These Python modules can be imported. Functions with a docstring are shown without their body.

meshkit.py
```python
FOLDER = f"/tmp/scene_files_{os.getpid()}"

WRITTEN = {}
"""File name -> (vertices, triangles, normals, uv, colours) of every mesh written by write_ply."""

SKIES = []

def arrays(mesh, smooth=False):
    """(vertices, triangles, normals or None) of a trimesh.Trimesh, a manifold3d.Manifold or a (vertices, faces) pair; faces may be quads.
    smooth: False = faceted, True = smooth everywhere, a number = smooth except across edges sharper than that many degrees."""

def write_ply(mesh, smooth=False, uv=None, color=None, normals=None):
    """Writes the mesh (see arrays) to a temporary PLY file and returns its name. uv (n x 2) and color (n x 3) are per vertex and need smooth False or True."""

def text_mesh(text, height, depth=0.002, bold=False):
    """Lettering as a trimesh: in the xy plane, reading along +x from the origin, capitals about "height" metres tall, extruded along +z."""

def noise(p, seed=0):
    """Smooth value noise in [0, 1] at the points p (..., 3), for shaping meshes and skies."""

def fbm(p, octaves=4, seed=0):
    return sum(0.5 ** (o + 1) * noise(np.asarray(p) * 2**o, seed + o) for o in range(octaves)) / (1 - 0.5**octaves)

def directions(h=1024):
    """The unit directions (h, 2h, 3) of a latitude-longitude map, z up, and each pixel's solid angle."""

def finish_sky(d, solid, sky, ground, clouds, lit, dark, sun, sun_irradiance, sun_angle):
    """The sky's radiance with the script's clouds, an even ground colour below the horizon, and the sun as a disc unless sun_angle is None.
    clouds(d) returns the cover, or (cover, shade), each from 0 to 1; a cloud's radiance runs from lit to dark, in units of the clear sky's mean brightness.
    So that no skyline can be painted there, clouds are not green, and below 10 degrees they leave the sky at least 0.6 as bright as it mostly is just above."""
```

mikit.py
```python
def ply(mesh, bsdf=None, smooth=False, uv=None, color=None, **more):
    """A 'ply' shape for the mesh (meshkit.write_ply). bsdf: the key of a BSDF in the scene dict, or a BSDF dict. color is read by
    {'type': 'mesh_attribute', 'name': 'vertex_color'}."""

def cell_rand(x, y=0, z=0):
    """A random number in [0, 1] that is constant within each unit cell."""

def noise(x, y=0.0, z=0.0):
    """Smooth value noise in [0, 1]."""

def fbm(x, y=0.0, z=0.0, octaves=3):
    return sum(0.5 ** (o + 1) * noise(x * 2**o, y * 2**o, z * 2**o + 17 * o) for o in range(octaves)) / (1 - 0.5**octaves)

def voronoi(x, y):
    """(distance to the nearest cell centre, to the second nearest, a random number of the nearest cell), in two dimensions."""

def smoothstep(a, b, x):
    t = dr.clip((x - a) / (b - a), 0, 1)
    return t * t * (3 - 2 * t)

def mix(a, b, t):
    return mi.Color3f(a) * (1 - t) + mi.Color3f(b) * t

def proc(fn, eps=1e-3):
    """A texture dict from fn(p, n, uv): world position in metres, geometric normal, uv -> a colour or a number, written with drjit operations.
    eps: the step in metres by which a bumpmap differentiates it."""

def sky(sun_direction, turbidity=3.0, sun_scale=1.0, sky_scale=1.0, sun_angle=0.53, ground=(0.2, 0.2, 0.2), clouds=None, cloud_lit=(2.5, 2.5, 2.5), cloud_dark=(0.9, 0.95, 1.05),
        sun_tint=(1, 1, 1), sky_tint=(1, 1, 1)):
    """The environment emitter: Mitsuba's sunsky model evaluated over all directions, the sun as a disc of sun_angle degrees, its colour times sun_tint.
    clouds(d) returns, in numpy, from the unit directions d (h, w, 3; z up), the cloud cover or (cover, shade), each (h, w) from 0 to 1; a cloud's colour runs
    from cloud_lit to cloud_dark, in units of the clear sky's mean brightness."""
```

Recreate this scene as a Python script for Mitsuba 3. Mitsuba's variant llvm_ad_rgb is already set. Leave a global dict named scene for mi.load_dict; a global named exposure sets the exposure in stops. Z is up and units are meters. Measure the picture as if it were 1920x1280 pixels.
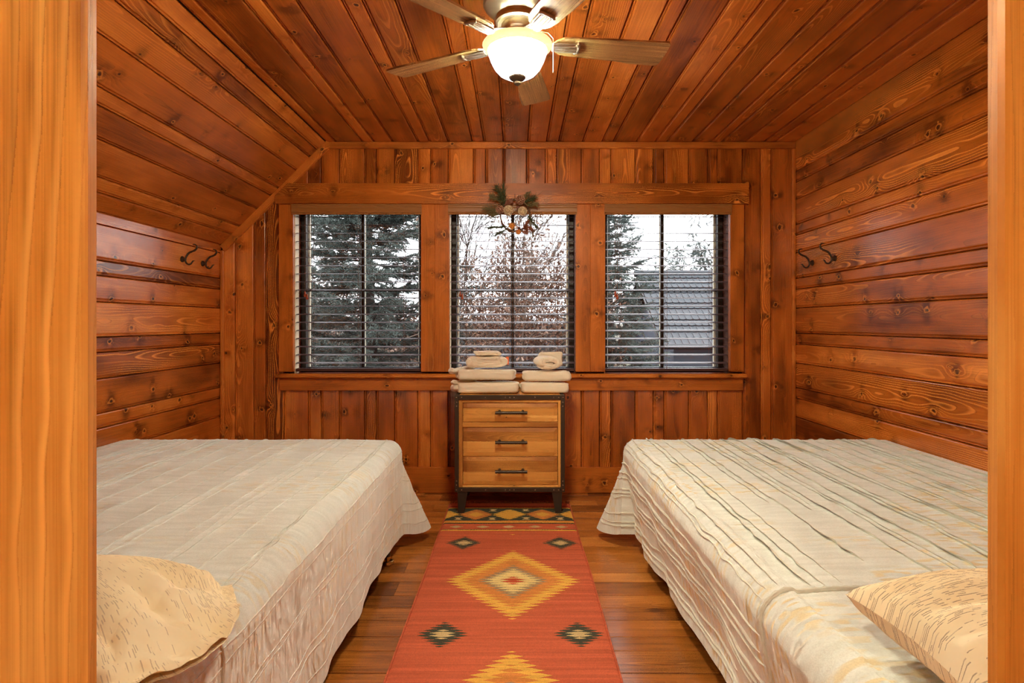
import math
import numpy as np
import trimesh
import shapely.geometry as sg
import drjit as dr
import mitsuba as mi
import mikit
import meshkit

T = mi.ScalarTransform4f
RNG = np.random.default_rng(11)
scene, labels = {}, {}

# ---------------------------------------------------------------- camera, sky, lights, exposure
CAM_Z, F_PX = 1.155, 1067.0
scene['camera'] = {
    'type': 'perspective', 'fov': math.degrees(2 * math.atan(960 / F_PX)), 'fov_axis': 'x',
    'principal_point_offset_x': -8 / 1920, 'principal_point_offset_y': 34 / 1280,
    'near_clip': 0.05, 'far_clip': 500.0,
    'to_world': T().look_at(origin=[0, 0, CAM_Z], target=[0, 1, CAM_Z], up=[0, 0, 1])}
exposure = 0.22


def overcast(d):
    c = meshkit.fbm(d * 3.0, 4, 5)
    return np.full(d.shape[:2], 0.97), np.clip((c - 0.3) * 0.9, 0, 1) * 0.5


scene['sky'] = mikit.sky((0.5, 0.6, 0.35), turbidity=4.0, sun_scale=0.0, sky_scale=42, ground=(0.14, 0.13, 0.11), clouds=overcast,
                         cloud_lit=(1.5, 1.55, 1.6), cloud_dark=(1.1, 1.16, 1.25))
BOWL_L = (215 * 1.0, 215 * 0.90, 215 * 0.64)
BULB_L = (700 * 1.0, 700 * 0.88, 700 * 0.60)
HALL_L = (430 * 1.0, 430 * 0.86, 430 * 0.58)
RIM_L = (0.95, 0.70, 0.33)


# ---------------------------------------------------------------- helpers
def add(key, mesh, bsdf, smooth=False, uv=None, **more):
    scene[key] = mikit.ply(mesh, bsdf, smooth, uv=uv, **more)
    return key


_seen = {}


def num(base):
    n = _seen.get(base, 0)
    _seen[base] = n + 1
    return base if n == 0 else f'{base}_{n:03d}'


def tag(key, label=None, category=None, group=None, kind=None):
    d = {}
    for k, v in (('label', label), ('category', category), ('group', group), ('kind', kind)):
        if v:
            d[k] = v
    labels[key] = d
    return key


def part(base, mesh, bsdf, smooth=False, uv=None, label=None, kind=None, **more):
    k = num(base)
    add(k, mesh, bsdf, smooth, uv, **more)
    if label or kind:
        tag(k, label, kind=kind)
    return k


def cbox(lo, hi, c=0.004):
    lo, hi = np.asarray(lo, float), np.asarray(hi, float)
    c = min(c, 0.45 * float((hi - lo).min()))
    pts = []
    for s in np.ndindex(2, 2, 2):
        p = np.where(np.array(s) == 1, hi, lo)
        d = np.where(np.array(s) == 1, -1, 1) * c
        for k in range(3):
            q = p + d
            q[k] = p[k]
            pts.append(q)
    return trimesh.convex.convex_hull(np.array(pts))


def join(ms):
    return trimesh.util.concatenate(ms)


_wid = [0]


def wuv(m, axis, wid=None, scale=1.0):
    """Texture coordinates in metres: u along the grain, v across it, the whole part of v numbers the piece."""
    if wid is None:
        _wid[0] += 1
        wid = _wid[0]
    v = np.asarray(m.vertices)
    o = [k for k in range(3) if k != axis]
    across = sum(v[:, k] - v[:, k].min() for k in o) * scale
    return np.stack([v[:, axis] * scale, wid + 0.1 + np.minimum(across, 0.85)], 1)


def wbox(base, lo, hi, bsdf, axis=None, c=0.004, **kw):
    m = cbox(lo, hi, c)
    if axis is None:
        axis = int(np.argmax(np.asarray(hi) - np.asarray(lo)))
    return part(base, m, bsdf, uv=wuv(m, axis), **kw)


def board(base, O, U, V, N, L, w, bsdf, t=0.018, ends=((0, 0), (0, 0)), bead=True):
    """A tongue and groove board: face in the U (length), V (across) plane, N towards the room. ends: shift of the start and of the end at v=0 and v=w."""
    O, U, V, N = (np.asarray(a, float) for a in (O, U, V, N))
    g = 0.0016
    if bead:
        prof = [(g, -t), (g, -0.0095), (0.0050, -0.0040), (0.0095, -0.0035), (0.0115, -0.0075), (0.0160, -0.0010), (0.0190, 0), (w - 0.0065, 0), (w - 0.0040, -0.0015), (w - g, -0.0090), (w - g, -t)]
    else:
        prof = [(g, -t), (g, -0.002), (0.003, 0), (w - 0.003, 0), (w - g, -0.002), (w - g, -t)]
    _wid[0] += 1
    n = len(prof)
    vs, uv = [], []
    for k, (e0, e1) in enumerate(ends):
        for v, d in prof:
            u = (L if k else 0) + e0 + (e1 - e0) * v / w
            vs.append(O + U * u + V * v + N * d)
            uv.append((u, _wid[0] + 0.1 + v))
    f = [(i, (i + 1) % n, n + (i + 1) % n, n + i) for i in range(n)]
    f = [t3 for a, b, c, d in f for t3 in ((a, b, c), (a, c, d))]
    f += [(0, i, i + 1) for i in range(1, n - 1)] + [(n, n + i + 1, n + i) for i in range(1, n - 1)]
    m = trimesh.Trimesh(np.array(vs), np.array(f), process=False)
    if np.dot(np.cross(U, V), N) > 0:
        m.faces = m.faces[:, ::-1]
    return part(base, m, bsdf, uv=np.array(uv))


def tube(points, radii, sides=8, closed=False, caps=True):
    p = np.asarray(points, float)
    r = np.broadcast_to(np.asarray(radii, float), (len(p),))
    t = np.gradient(p, axis=0) if not closed else np.roll(p, -1, 0) - np.roll(p, 1, 0)
    t /= np.linalg.norm(t, axis=1, keepdims=True) + 1e-12
    a = np.zeros_like(p)
    ref = np.array([0, 0, 1.0]) if abs(t[0, 2]) < 0.9 else np.array([1.0, 0, 0])
    for i in range(len(p)):
        x = ref - t[i] * np.dot(ref, t[i])
        x /= np.linalg.norm(x) + 1e-12
        a[i] = ref = x
    b = np.cross(t, a)
    ang = np.arange(sides) * 2 * np.pi / sides
    v = p[:, None] + r[:, None, None] * (np.cos(ang)[None, :, None] * a[:, None] + np.sin(ang)[None, :, None] * b[:, None])
    v = v.reshape(-1, 3)
    n = len(p)
    i, j = np.meshgrid(np.arange(n if closed else n - 1), np.arange(sides), indexing='ij')
    i2, j2 = (i + 1) % n, (j + 1) % sides
    q = np.stack([i * sides + j, i * sides + j2, i2 * sides + j2, i2 * sides + j], -1).reshape(-1, 4)
    f = np.vstack([q[:, [0, 1, 2]], q[:, [0, 2, 3]]])
    if caps and not closed:
        v = np.vstack([v, p[:1], p[-1:]])
        k = np.arange(sides)
        f = np.vstack([f, np.stack([(k + 1) % sides, k, k * 0 + len(v) - 2], 1), np.stack([(n - 1) * sides + k, (n - 1) * sides + (k + 1) % sides, k * 0 + len(v) - 1], 1)])
    return trimesh.Trimesh(v, f, process=False)


def smoothpath(pts, n=40):
    from scipy.interpolate import CubicSpline
    pts = np.asarray(pts, float)
    s = np.r_[0, np.cumsum(np.linalg.norm(np.diff(pts, axis=0), axis=1))]
    return CubicSpline(s, pts)(np.linspace(0, s[-1], n))


def lathe(profile, at=(0, 0, 0), sections=48):
    m = trimesh.creation.revolve(np.array(profile, float), sections=sections)
    m.apply_translation(at)
    return m


def grid_mesh(P):
    """P: (n, m, 3) -> mesh with shared vertices."""
    n, m = P.shape[:2]
    i, j = np.meshgrid(np.arange(n - 1), np.arange(m - 1), indexing='ij')
    a = i * m + j
    q = np.stack([a, a + m, a + m + 1, a + 1], -1).reshape(-1, 4)
    return trimesh.Trimesh(P.reshape(-1, 3), np.vstack([q[:, [0, 1, 2]], q[:, [0, 2, 3]]]), process=False)


# ---------------------------------------------------------------- materials
def col(c):
    return {'type': 'rgb', 'value': [float(x) for x in c]}


def plain(key, c, rough=0.5, metallic=0.0, spec=0.5, **kw):
    scene[key] = {'type': 'twosided', 'bsdf': {'type': 'principled', 'base_color': c if isinstance(c, dict) else col(c), 'roughness': rough, 'metallic': metallic, 'specular': spec, **kw}}


def wood_fn(dark, mid, light, line=0.5, freq=150.0, kcell=0.26, kprob=0.8, ksize=0.013, width=0.14, tone=0.5, streak=0.25, wob=0.03, smud=0.8, blot=0.85):
    dark, mid, light = (mi.Color3f(*[float(x) for x in c]) for c in (dark, mid, light))

    def fn(p, n, uv):
        wid = dr.floor(uv.y)
        v = uv.y - wid - 0.1
        r1, r2, r3, r4, r5 = (mikit.cell_rand(wid, k, 7) for k in (1, 2, 3, 4, 5))
        u = uv.x + 61.0 * r1 + 300.0
        depth = 0.010 + 0.045 * r4 + wob * (mikit.noise(u * 1.5, wid) - 0.5) * 2 + 0.007 * mikit.noise(u * 6.0, wid + 0.5, 3.0)
        vc = v - width * (0.15 + 0.7 * r2) + 0.014 * (mikit.noise(u * 2.2, wid, 9.0) - 0.5)
        rr = dr.sqrt(vc * vc + depth * depth)
        core, smudge, bump, halo = mi.Float(0), mi.Float(0), mi.Float(0), mi.Float(0)
        cell = dr.floor(u / kcell)
        for k in (-1, 0, 1):
            c = cell + k
            a, b, s, pr = (mikit.cell_rand(c, wid, q) for q in (11, 12, 13, 14))
            ku, kv = (c + a) * kcell, width * (0.08 + 0.84 * b)
            ks = ksize * (0.35 + 0.9 * s)
            on = dr.select(pr < kprob * (0.55 + 0.6 * r5), mi.Float(1), mi.Float(0))
            du, dv = u - ku, v - kv
            wig = 1 + 1.1 * (mikit.noise(u * 60, v * 90, wid) - 0.5)
            d = dr.sqrt(dr.square(du / 1.25) + dr.square(dv)) * wig
            d2 = dr.square(du / (ks * 5.0)) + dr.square(dv / (ks * 2.0))
            bump += on * dr.exp(-d2) * (0.014 + 0.016 * s)
            core = dr.maximum(core, on * (1 - mikit.smoothstep(ks * 0.30, ks * 0.8, d)))
            halo = dr.maximum(halo, on * dr.select(s > 0.55, mi.Float(1), mi.Float(0.25)) * (1 - mikit.smoothstep(ks * 0.75, ks * 1.25, d)))
            smudge += on * dr.exp(-dr.square(du / 0.030) - dr.square(dv / 0.050)) * (0.4 + 0.6 * a)
        field = (rr + bump + 0.005 * (mikit.noise(u * 12, v * 34, wid) - 0.5)) * freq
        ring = field - dr.floor(field)
        ln = mikit.smoothstep(0.50, 0.86, ring) * (1 - mikit.smoothstep(0.90, 1.0, ring))
        amp = mikit.smoothstep(0.30, 0.72, mikit.noise(u * 1.9, v * 16, wid + 0.3))
        fine = mikit.noise(u * 6, v * 700, wid)
        blotch = mikit.fbm(u * 3.4, v * 13, wid, 3)
        sm = dr.minimum(smudge, 1.0) * mikit.smoothstep(0.22, 0.62, mikit.fbm(u * 26, v * 26, wid, 2))
        t = 0.52 + tone * (r3 - 0.5) * 1.2 + blot * (blotch - 0.5) + streak * (fine - 0.5) - 0.22 * ring - smud * sm - 0.25 * core
        c = mikit.mix(dark, mid, mikit.smoothstep(-0.15, 0.60, t))
        c = mikit.mix(c, light, mikit.smoothstep(0.50, 1.25, t))
        c = mikit.mix(c, light * 1.15, line * ln * (0.08 + 0.92 * amp) * (0.2 + 0.9 * mikit.smoothstep(0.25, 0.85, mikit.cell_rand(wid, 9, 7))))
        c = mikit.mix(c, light * 1.05, 0.55 * dr.maximum(halo - core, 0))
        return c * (1 - 0.62 * core)
    return fn


def wood(key, dark, mid, light, rough=0.33, spec=0.5, clear=0.0, bump=0.0, **kw):
    plain(key, mikit.proc(wood_fn(dark, mid, light, **kw)), rough, 0.0, spec, **({'clearcoat': clear, 'clearcoat_gloss': 0.85} if clear else {}))


wood('pine_board', (0.115, 0.021, 0.0024), (0.44, 0.107, 0.0125), (0.80, 0.295, 0.053), rough=0.24, spec=0.85, freq=115, line=0.7, tone=0.55)
wood('pine_trim', (0.18, 0.038, 0.0045), (0.47, 0.126, 0.016), (0.80, 0.31, 0.060), rough=0.34, spec=0.4, freq=120, tone=0.3, line=0.8)
wood('pine_ceiling', (0.13, 0.027, 0.0033), (0.40, 0.098, 0.0130), (0.70, 0.25, 0.046), rough=0.30, spec=0.6, tone=0.55, ksize=0.011, line=0.45, smud=0.6, blot=0.7, freq=125)
wood('post_pine_lit', (0.24, 0.070, 0.010), (0.58, 0.225, 0.040), (0.84, 0.45, 0.12), rough=0.35, width=0.3, freq=38, kcell=0.75, ksize=0.026, tone=0.2, line=0.6, wob=0.09, blot=1.1, smud=0.4)  # the wall pine made paler, strong light on the posts put into the colour
wood('floor_oak', (0.085, 0.022, 0.004), (0.34, 0.105, 0.017), (0.58, 0.23, 0.05), rough=0.24, spec=0.5, freq=230, kprob=0.3, ksize=0.007, tone=0.7, streak=0.6, line=0.35)
wood('acacia', (0.27, 0.085, 0.014), (0.64, 0.30, 0.068), (0.86, 0.50, 0.15), rough=0.5, spec=0.35, freq=190, kprob=0.4, kcell=0.4, ksize=0.008, width=0.1, tone=0.7, line=0.25)
wood('fan_walnut', (0.10, 0.042, 0.013), (0.29, 0.128, 0.042), (0.46, 0.25, 0.10), rough=0.42, freq=260, kprob=0.0, width=0.1, streak=1.3, tone=0.1, line=0.35, wob=0.012)
plain('gap_dark', (0.05, 0.015, 0.004), 0.8)
plain('blind_paint', (0.062, 0.030, 0.028), 0.42, spec=0.35)
plain('valance_paint', (0.27, 0.112, 0.030), 0.38)
plain('jamb_stain', (0.16, 0.028, 0.010), 0.3)
plain('daylight_tan', (0.62, 0.50, 0.34), 0.45)  # daylight on the left jambs, put into a colour
plain('sash_black', (0.018, 0.014, 0.013), 0.4)
plain('sash_tan', (0.50, 0.46, 0.36), 0.5)
plain('cord_brown', (0.12, 0.05, 0.025), 0.7)
plain('tassel_red', (0.30, 0.055, 0.016), 0.35)
plain('iron_black', (0.020, 0.016, 0.013), 0.38, metallic=0.0, spec=0.6)
plain('hook_bronze', (0.075, 0.052, 0.035), 0.3, metallic=0.8)
plain('pewter', (0.36, 0.30, 0.23), 0.34, metallic=0.75)
plain('dark_bronze', (0.10, 0.075, 0.05), 0.35, metallic=0.7)
plain('dresser_iron', (0.050, 0.036, 0.026), 0.42, metallic=0.5)
plain('rivet_steel', (0.36, 0.30, 0.24), 0.35, metallic=0.8)
plain('brass', (0.70, 0.52, 0.22), 0.22, metallic=1.0)
plain('rubber_black', (0.015, 0.014, 0.013), 0.6)
plain('glass_rim', (0.82, 0.70, 0.44), 0.25)
plain('orange_tag', (0.75, 0.16, 0.05), 0.6)
plain('mattress_cloth', (0.55, 0.52, 0.46), 0.9)
scene['window_glass'] = {'type': 'thindielectric', 'int_ior': 1.5}

# ---------------------------------------------------------------- the room shell
YB = 3.89            # room face of the far wall's boards
XL, XR = -2.016, 1.903
ZC, ZK = 2.391, 1.682   # ceiling, top of the knee wall
XS = -1.298          # where the slope meets the ceiling
YD0, YD1 = 0.732, 0.745    # the partition with the doorway
Y0H, Y1H = -2.2, 0.70     # the hall
OPEN = [(-1.517, -0.649), (-0.456, 0.405), (0.605, 1.455)]   # the window openings
OZ0, OZ1 = 0.812, 1.964
WALL_T = 0.20
ex, ey, ez = np.eye(3)


def struct(key, mesh, bsdf, uv=None, label=None):
    add(key, mesh, bsdf, uv=uv)
    tag(key, label, kind='structure')
    return key


_ = [_seen.__setitem__(k, 1) for k in ()]
# far wall core with the three openings
core = []
y0, y1 = YB + 0.019, YB + WALL_T
xs = [XL - 0.12] + [x for o in OPEN for x in o] + [XR + 0.12]
for a, b in zip(xs[0::2], xs[1::2]):
    core.append(cbox((a, y0, -0.1), (b, y1, 2.6), 0.001))
for a, b in OPEN:
    core += [cbox((a - 0.01, y0, -0.1), (b + 0.01, y1, OZ0 - 0.03), 0.001), cbox((a - 0.01, y0, OZ1 + 0.02), (b + 0.01, y1, 2.6), 0.001)]
struct('wall_back', join(core), 'gap_dark', label='far wall of vertical knotty pine boards with three windows in it')
struct('wall_left', cbox((XL - 0.15, -2.3, -0.1), (XL - 0.019, YB + 0.3, ZK + 0.1), 0.001), 'gap_dark', label='low left wall of horizontal stained pine boards under the slope')
struct('wall_right', cbox((XR + 0.019, YD0, -0.1), (XR + 0.15, YB + 0.3, 2.6), 0.001), 'gap_dark', label='full height right wall of horizontal stained pine boards')
sl = trimesh.creation.extrude_polygon(sg.Polygon([(XS - 0.008, ZC + 0.0195), (XL - 0.15, ZK - 0.1155), (XL - 0.15, ZK + 0.1), (XS - 0.06, ZC + 0.16), (XR + 0.15, ZC + 0.16), (XR + 0.15, ZC + 0.0195)]), YB + 0.5 - YD0)
sl.vertices = np.stack([sl.vertices[:, 0], YD0 + sl.vertices[:, 2], sl.vertices[:, 1]], 1)
sl.faces = sl.faces[:, ::-1]
struct('ceiling', sl, 'gap_dark', label='stained pine board ceiling, flat with a slope down to the left')
struct('floor', cbox((XL - 0.1, Y0H, -0.12), (XR + 0.15, YB + 0.2, -0.020), 0.001), 'gap_dark', label='brown hardwood plank floor between and under the beds')

# boards of the far wall
BX = [-2.016, -1.925, -1.797, -1.715, -1.59, -1.424, -1.336, -1.211, -1.039, -0.959, -0.833, -0.674, -0.587, -0.467, -0.295, -0.21, -0.091, 0.071, 0.199, 0.277, 0.445, 0.569, 0.647, 0.813, 0.937, 1.011, 1.179, 1.309, 1.376, 1.546, 1.672, 1.743, 1.903]
slope_z = lambda x: ZK + (x - XL) * (ZC - ZK) / (XS - XL) if x < XS else ZC
for a, b in zip(BX[:-1], BX[1:]):
    za, zb = slope_z(a) + 0.008, slope_z(b) + 0.008
    w = b - a
    # v runs along x, u along z; normal towards -y
    if b < -1.517 or a > 1.455:
        board('wall_back__board', (a, YB, 0), ez, ex, -ey, 0, w, 'pine_board', ends=((0.02, 0.02), (za, zb)))
    else:
        board('wall_back__board', (a, YB, 0), ez, ex, -ey, 0, w, 'pine_board', ends=((2.0, 2.0), (za, zb)))
        board('wall_back__board', (a, YB, 0), ez, ex, -ey, 0, w, 'pine_board', ends=((0.02, 0.02), (0.75, 0.75)))
WZ = [-0.026, 0.145, 0.271, 0.346, 0.519, 0.645, 0.718, 0.885, 1.013, 1.088, 1.259, 1.387, 1.461, 1.636, 1.755, 1.828, 1.998, 2.114, 2.19, 2.40]
for a, b in zip(WZ[:-1], WZ[1:]):
    a = max(a, 0.0)
    board('wall_right__board', (XR, YD1, a), ey, ez, -ex, YB - YD1 - 0.001, b - a, 'pine_board')
    if a < 1.64:
        b = min(b, 1.645)
        board('wall_left__board', (XL, YD1, a), ey, ez, ex, YB - YD1 - 0.001, b - a, 'pine_board')
board('wall_left__board', (XL, YD1, 1.646), ey, ez, ex, YB - YD1 - 0.001, 0.045, 'pine_board', bead=False)
# sloped and flat ceiling boards
sd = np.array([XS - XL, 0, ZC - ZK])
SLn = np.linalg.norm(sd)
sd /= SLn
snrm = np.array([sd[2], 0, -sd[0]])
SXS = [-2.016, -1.938, -1.885, -1.765, -1.67, -1.622, -1.498, -1.407, -1.356, -1.298]
for a, b in zip(SXS[:-1], SXS[1:]):
    o = np.array([XL, YD1, ZK]) + sd * ((a - XL) / sd[0])
    board('ceiling__board', o, ey, sd, snrm, YB - YD1 - 0.001, (b - a) / sd[0], 'pine_ceiling')
CX = [-1.298, -1.236, -1.05, -0.977, -0.848, -0.673, -0.594, -0.467, -0.3, -0.221, -0.089, 0.079, 0.206, 0.288, 0.451, 0.583, 0.658, 0.817, 0.944, 1.024, 1.196, 1.323, 1.396, 1.557, 1.684, 1.759, 1.903]
for a, b in zip(CX[:-1], CX[1:]):
    board('ceiling__board', (a, YD1, ZC), ey, ex, -ez, YB - YD1 - 0.001, b - a, 'pine_ceiling')
# floor planks run across the room
y, row = Y0H + 0.01, 0
while y < YB:
    w = [0.118, 0.095, 0.105, 0.128, 0.09][row % 5]
    w = min(w, YB - y + 0.015)
    x = XL - 0.05 - RNG.uniform(0, 0.9)
    if y > 0.6 or row % 2 == 0 or True:
        while x < XR + 0.05:
            L = RNG.uniform(0.7, 1.35)
            x1 = min(x + L, XR + 0.05)
            if x1 > XL - 0.04:
                board('floor__plank', (max(x, XL - 0.05) + 0.0006, y, 0), ex, ey, ez, x1 - max(x, XL - 0.05) - 0.0012, w, 'floor_oak', bead=False)
            x += L
    y += w
    row += 1

# trims on the far wall
p = -0.022
wbox('trim_1', (XS - 0.01, YB + p, ZC - 0.046), (XR - 0.002, YB, ZC - 0.001), 'pine_trim')
tag('trim_1', 'narrow pine trim strip along the top of the far wall', kind='structure')
rk = trimesh.creation.extrude_polygon(sg.Polygon([(0, -0.046), (SLn, -0.046), (SLn + 0.02, 0), (0, 0)]), 0.022)
v = rk.vertices
rku = np.stack([v[:, 0], 9000.1 + v[:, 1] + 0.06 + v[:, 2]], 1)
rk.vertices = np.array([XL + 0.0, YB, ZK - 0.001]) + v[:, :1] * sd + v[:, 1:2] * (-snrm) + v[:, 2:3] * np.array([0, -1, 0])
rk.fix_normals()
add('trim_2', rk, 'pine_trim', uv=rku)
tag('trim_2', 'slanting pine trim strip where the far wall meets the sloped ceiling', kind='structure')
wbox('trim_3', (XL + 0.001, YB + p, 0.175), (XL + 0.024, YB, ZK - 0.03), 'pine_trim')
tag('trim_3', 'upright pine strip in the left corner of the far wall', kind='structure')
wbox('trim_4', (XR - 0.022, YB + p, 0.175), (XR - 0.001, YB, ZC - 0.047), 'pine_trim')
tag('trim_4', 'upright pine strip in the right corner of the far wall', kind='structure')
wbox('baseboard_back', (XL + 0.001, YB - 0.022, 0.001), (XR - 0.001, YB, 0.176), 'pine_trim', axis=0)
tag('baseboard_back', 'wide pine baseboard along the foot of the far wall', kind='structure')
# the window casing: head board with a clipped left end, legs, mullions, stool, apron
hd = trimesh.creation.extrude_polygon(sg.Polygon([(-1.636, 1.966), (1.577, 1.966), (1.577, 2.104), (-1.553, 2.104), (-1.636, 2.022)]), 0.034)
hv = hd.vertices
hu = np.stack([hv[:, 0], 9001.1 + hv[:, 1] - 1.96 + hv[:, 2]], 1)
hd.vertices = np.stack([hv[:, 0], YB - hv[:, 2], hv[:, 1]], 1)
hd.fix_normals()
add('trim_5', hd, 'pine_trim', uv=hu)
tag('trim_5', 'thick pine head casing board across the top of the three windows', kind='structure')
for i, (a, b) in enumerate([(-1.615, -1.517), (-0.649, -0.5535), (-0.5535, -0.456), (0.405, 0.504), (0.504, 0.605), (1.455, 1.549)]):
    wbox(f'trim_{6 + i}', (a, YB - 0.024, 0.826), (b, YB + 0.019, 1.965), 'pine_trim', axis=2, c=0.0025)
    tag(f'trim_{6 + i}', ['pine window casing board left of the left window', 'left half of the pine mullion board between left and middle window', 'right half of the pine mullion board between left and middle window',
                          'left half of the pine mullion board between middle and right window', 'right half of the pine mullion board between middle and right window', 'pine window casing board right of the right window'][i], kind='structure')
wbox('trim_12', (-1.632, YB - 0.055, 0.784), (1.561, YB + 0.03, 0.812), 'pine_trim', c=0.008)
tag('trim_12', 'long rounded pine window stool under the three windows', kind='structure')
wbox('trim_13', (-1.610, YB - 0.024, 0.697), (1.543, YB, 0.784), 'pine_trim')
tag('trim_13', 'pine apron board below the window stool', kind='structure')

# windows
for i, (a, b) in enumerate(OPEN):
    k = f'window_{i + 1}'
    tag(k, ['left', 'middle', 'right'][i] + ' double pane window behind a dark wooden blind', kind='structure')
    ya, yb = YB + 0.019, YB + 0.17
    for lo, hi in (((a - 0.008, ya, OZ0), (a, yb, OZ1)), ((b, ya, OZ0), (b + 0.008, yb, OZ1)), ((a, ya, OZ1), (b, yb, OZ1 + 0.015)), ((a, ya - 0.015, OZ0 - 0.02), (b, yb, OZ0))):
        part(k + '__jamb', cbox(lo, hi, 0.001), 'jamb_stain')
    part(k + '__jamb_daylight', cbox((a - 0.002, YB + 0.006, OZ0), (a + 0.003, YB + 0.075, OZ1), 0.001), 'daylight_tan', label='pale strip of daylight painted on the jamb')  # daylight falling on the jamb, added as a pale strip
    ya, yb = YB + 0.115, YB + 0.165
    fw = 0.036
    for lo, hi in (((a, ya, OZ0), (a + fw, yb, OZ1)), ((b - fw, ya, OZ0), (b, yb, OZ1)), ((a + fw, ya, OZ1 - fw), (b - fw, yb, OZ1)), ((a + fw, ya, OZ0), (b - fw, yb, OZ0 + fw))):
        part(k + '__sash', cbox(lo, hi, 0.004), 'sash_black')
    m = 0.5 * (a + b)
    zc = 1.155 + (606 - 544) * 0.00378
    part(k + '__muntin', cbox((m - 0.011, ya + 0.005, OZ0 + fw), (m + 0.011, yb - 0.022, OZ1 - fw), 0.003), 'sash_black')
    part(k + '__muntin', cbox((a + fw, ya + 0.006, zc - 0.009), (b - fw, yb - 0.022, zc + 0.009), 0.003), 'sash_black')
    part(k + '__outer_bar', cbox((m - 0.011, yb - 0.012, OZ0 + fw), (m + 0.011, yb + 0.006, OZ1 - fw), 0.003), 'sash_tan', label='tan outer glazing bar')
    part(k + '__outer_bar', cbox((a + fw, yb - 0.012, zc - 0.006), (b - fw, yb + 0.006, zc + 0.006), 0.003), 'sash_tan', label='tan outer glazing bar')
    for lo, hi in (((a + fw - 0.012, yb + 0.001, OZ0), (a + fw + 0.012, yb + 0.025, OZ1)), ((b - fw - 0.012, yb + 0.001, OZ0), (b - fw + 0.012, yb + 0.025, OZ1))):
        part(k + '__outer_stop', cbox(lo, hi, 0.003), 'sash_tan', label='tan outer stop')
    pane = trimesh.Trimesh([(a + fw - 0.005, yb - 0.017, OZ0 + fw - 0.005), (b - fw + 0.005, yb - 0.017, OZ0 + fw - 0.005), (b - fw + 0.005, yb - 0.017, OZ1 - fw + 0.005), (a + fw - 0.005, yb - 0.017, OZ1 - fw + 0.005)], [[0, 1, 2], [0, 2, 3]], process=False)
    part(k + '__pane', pane, 'window_glass')

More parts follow.
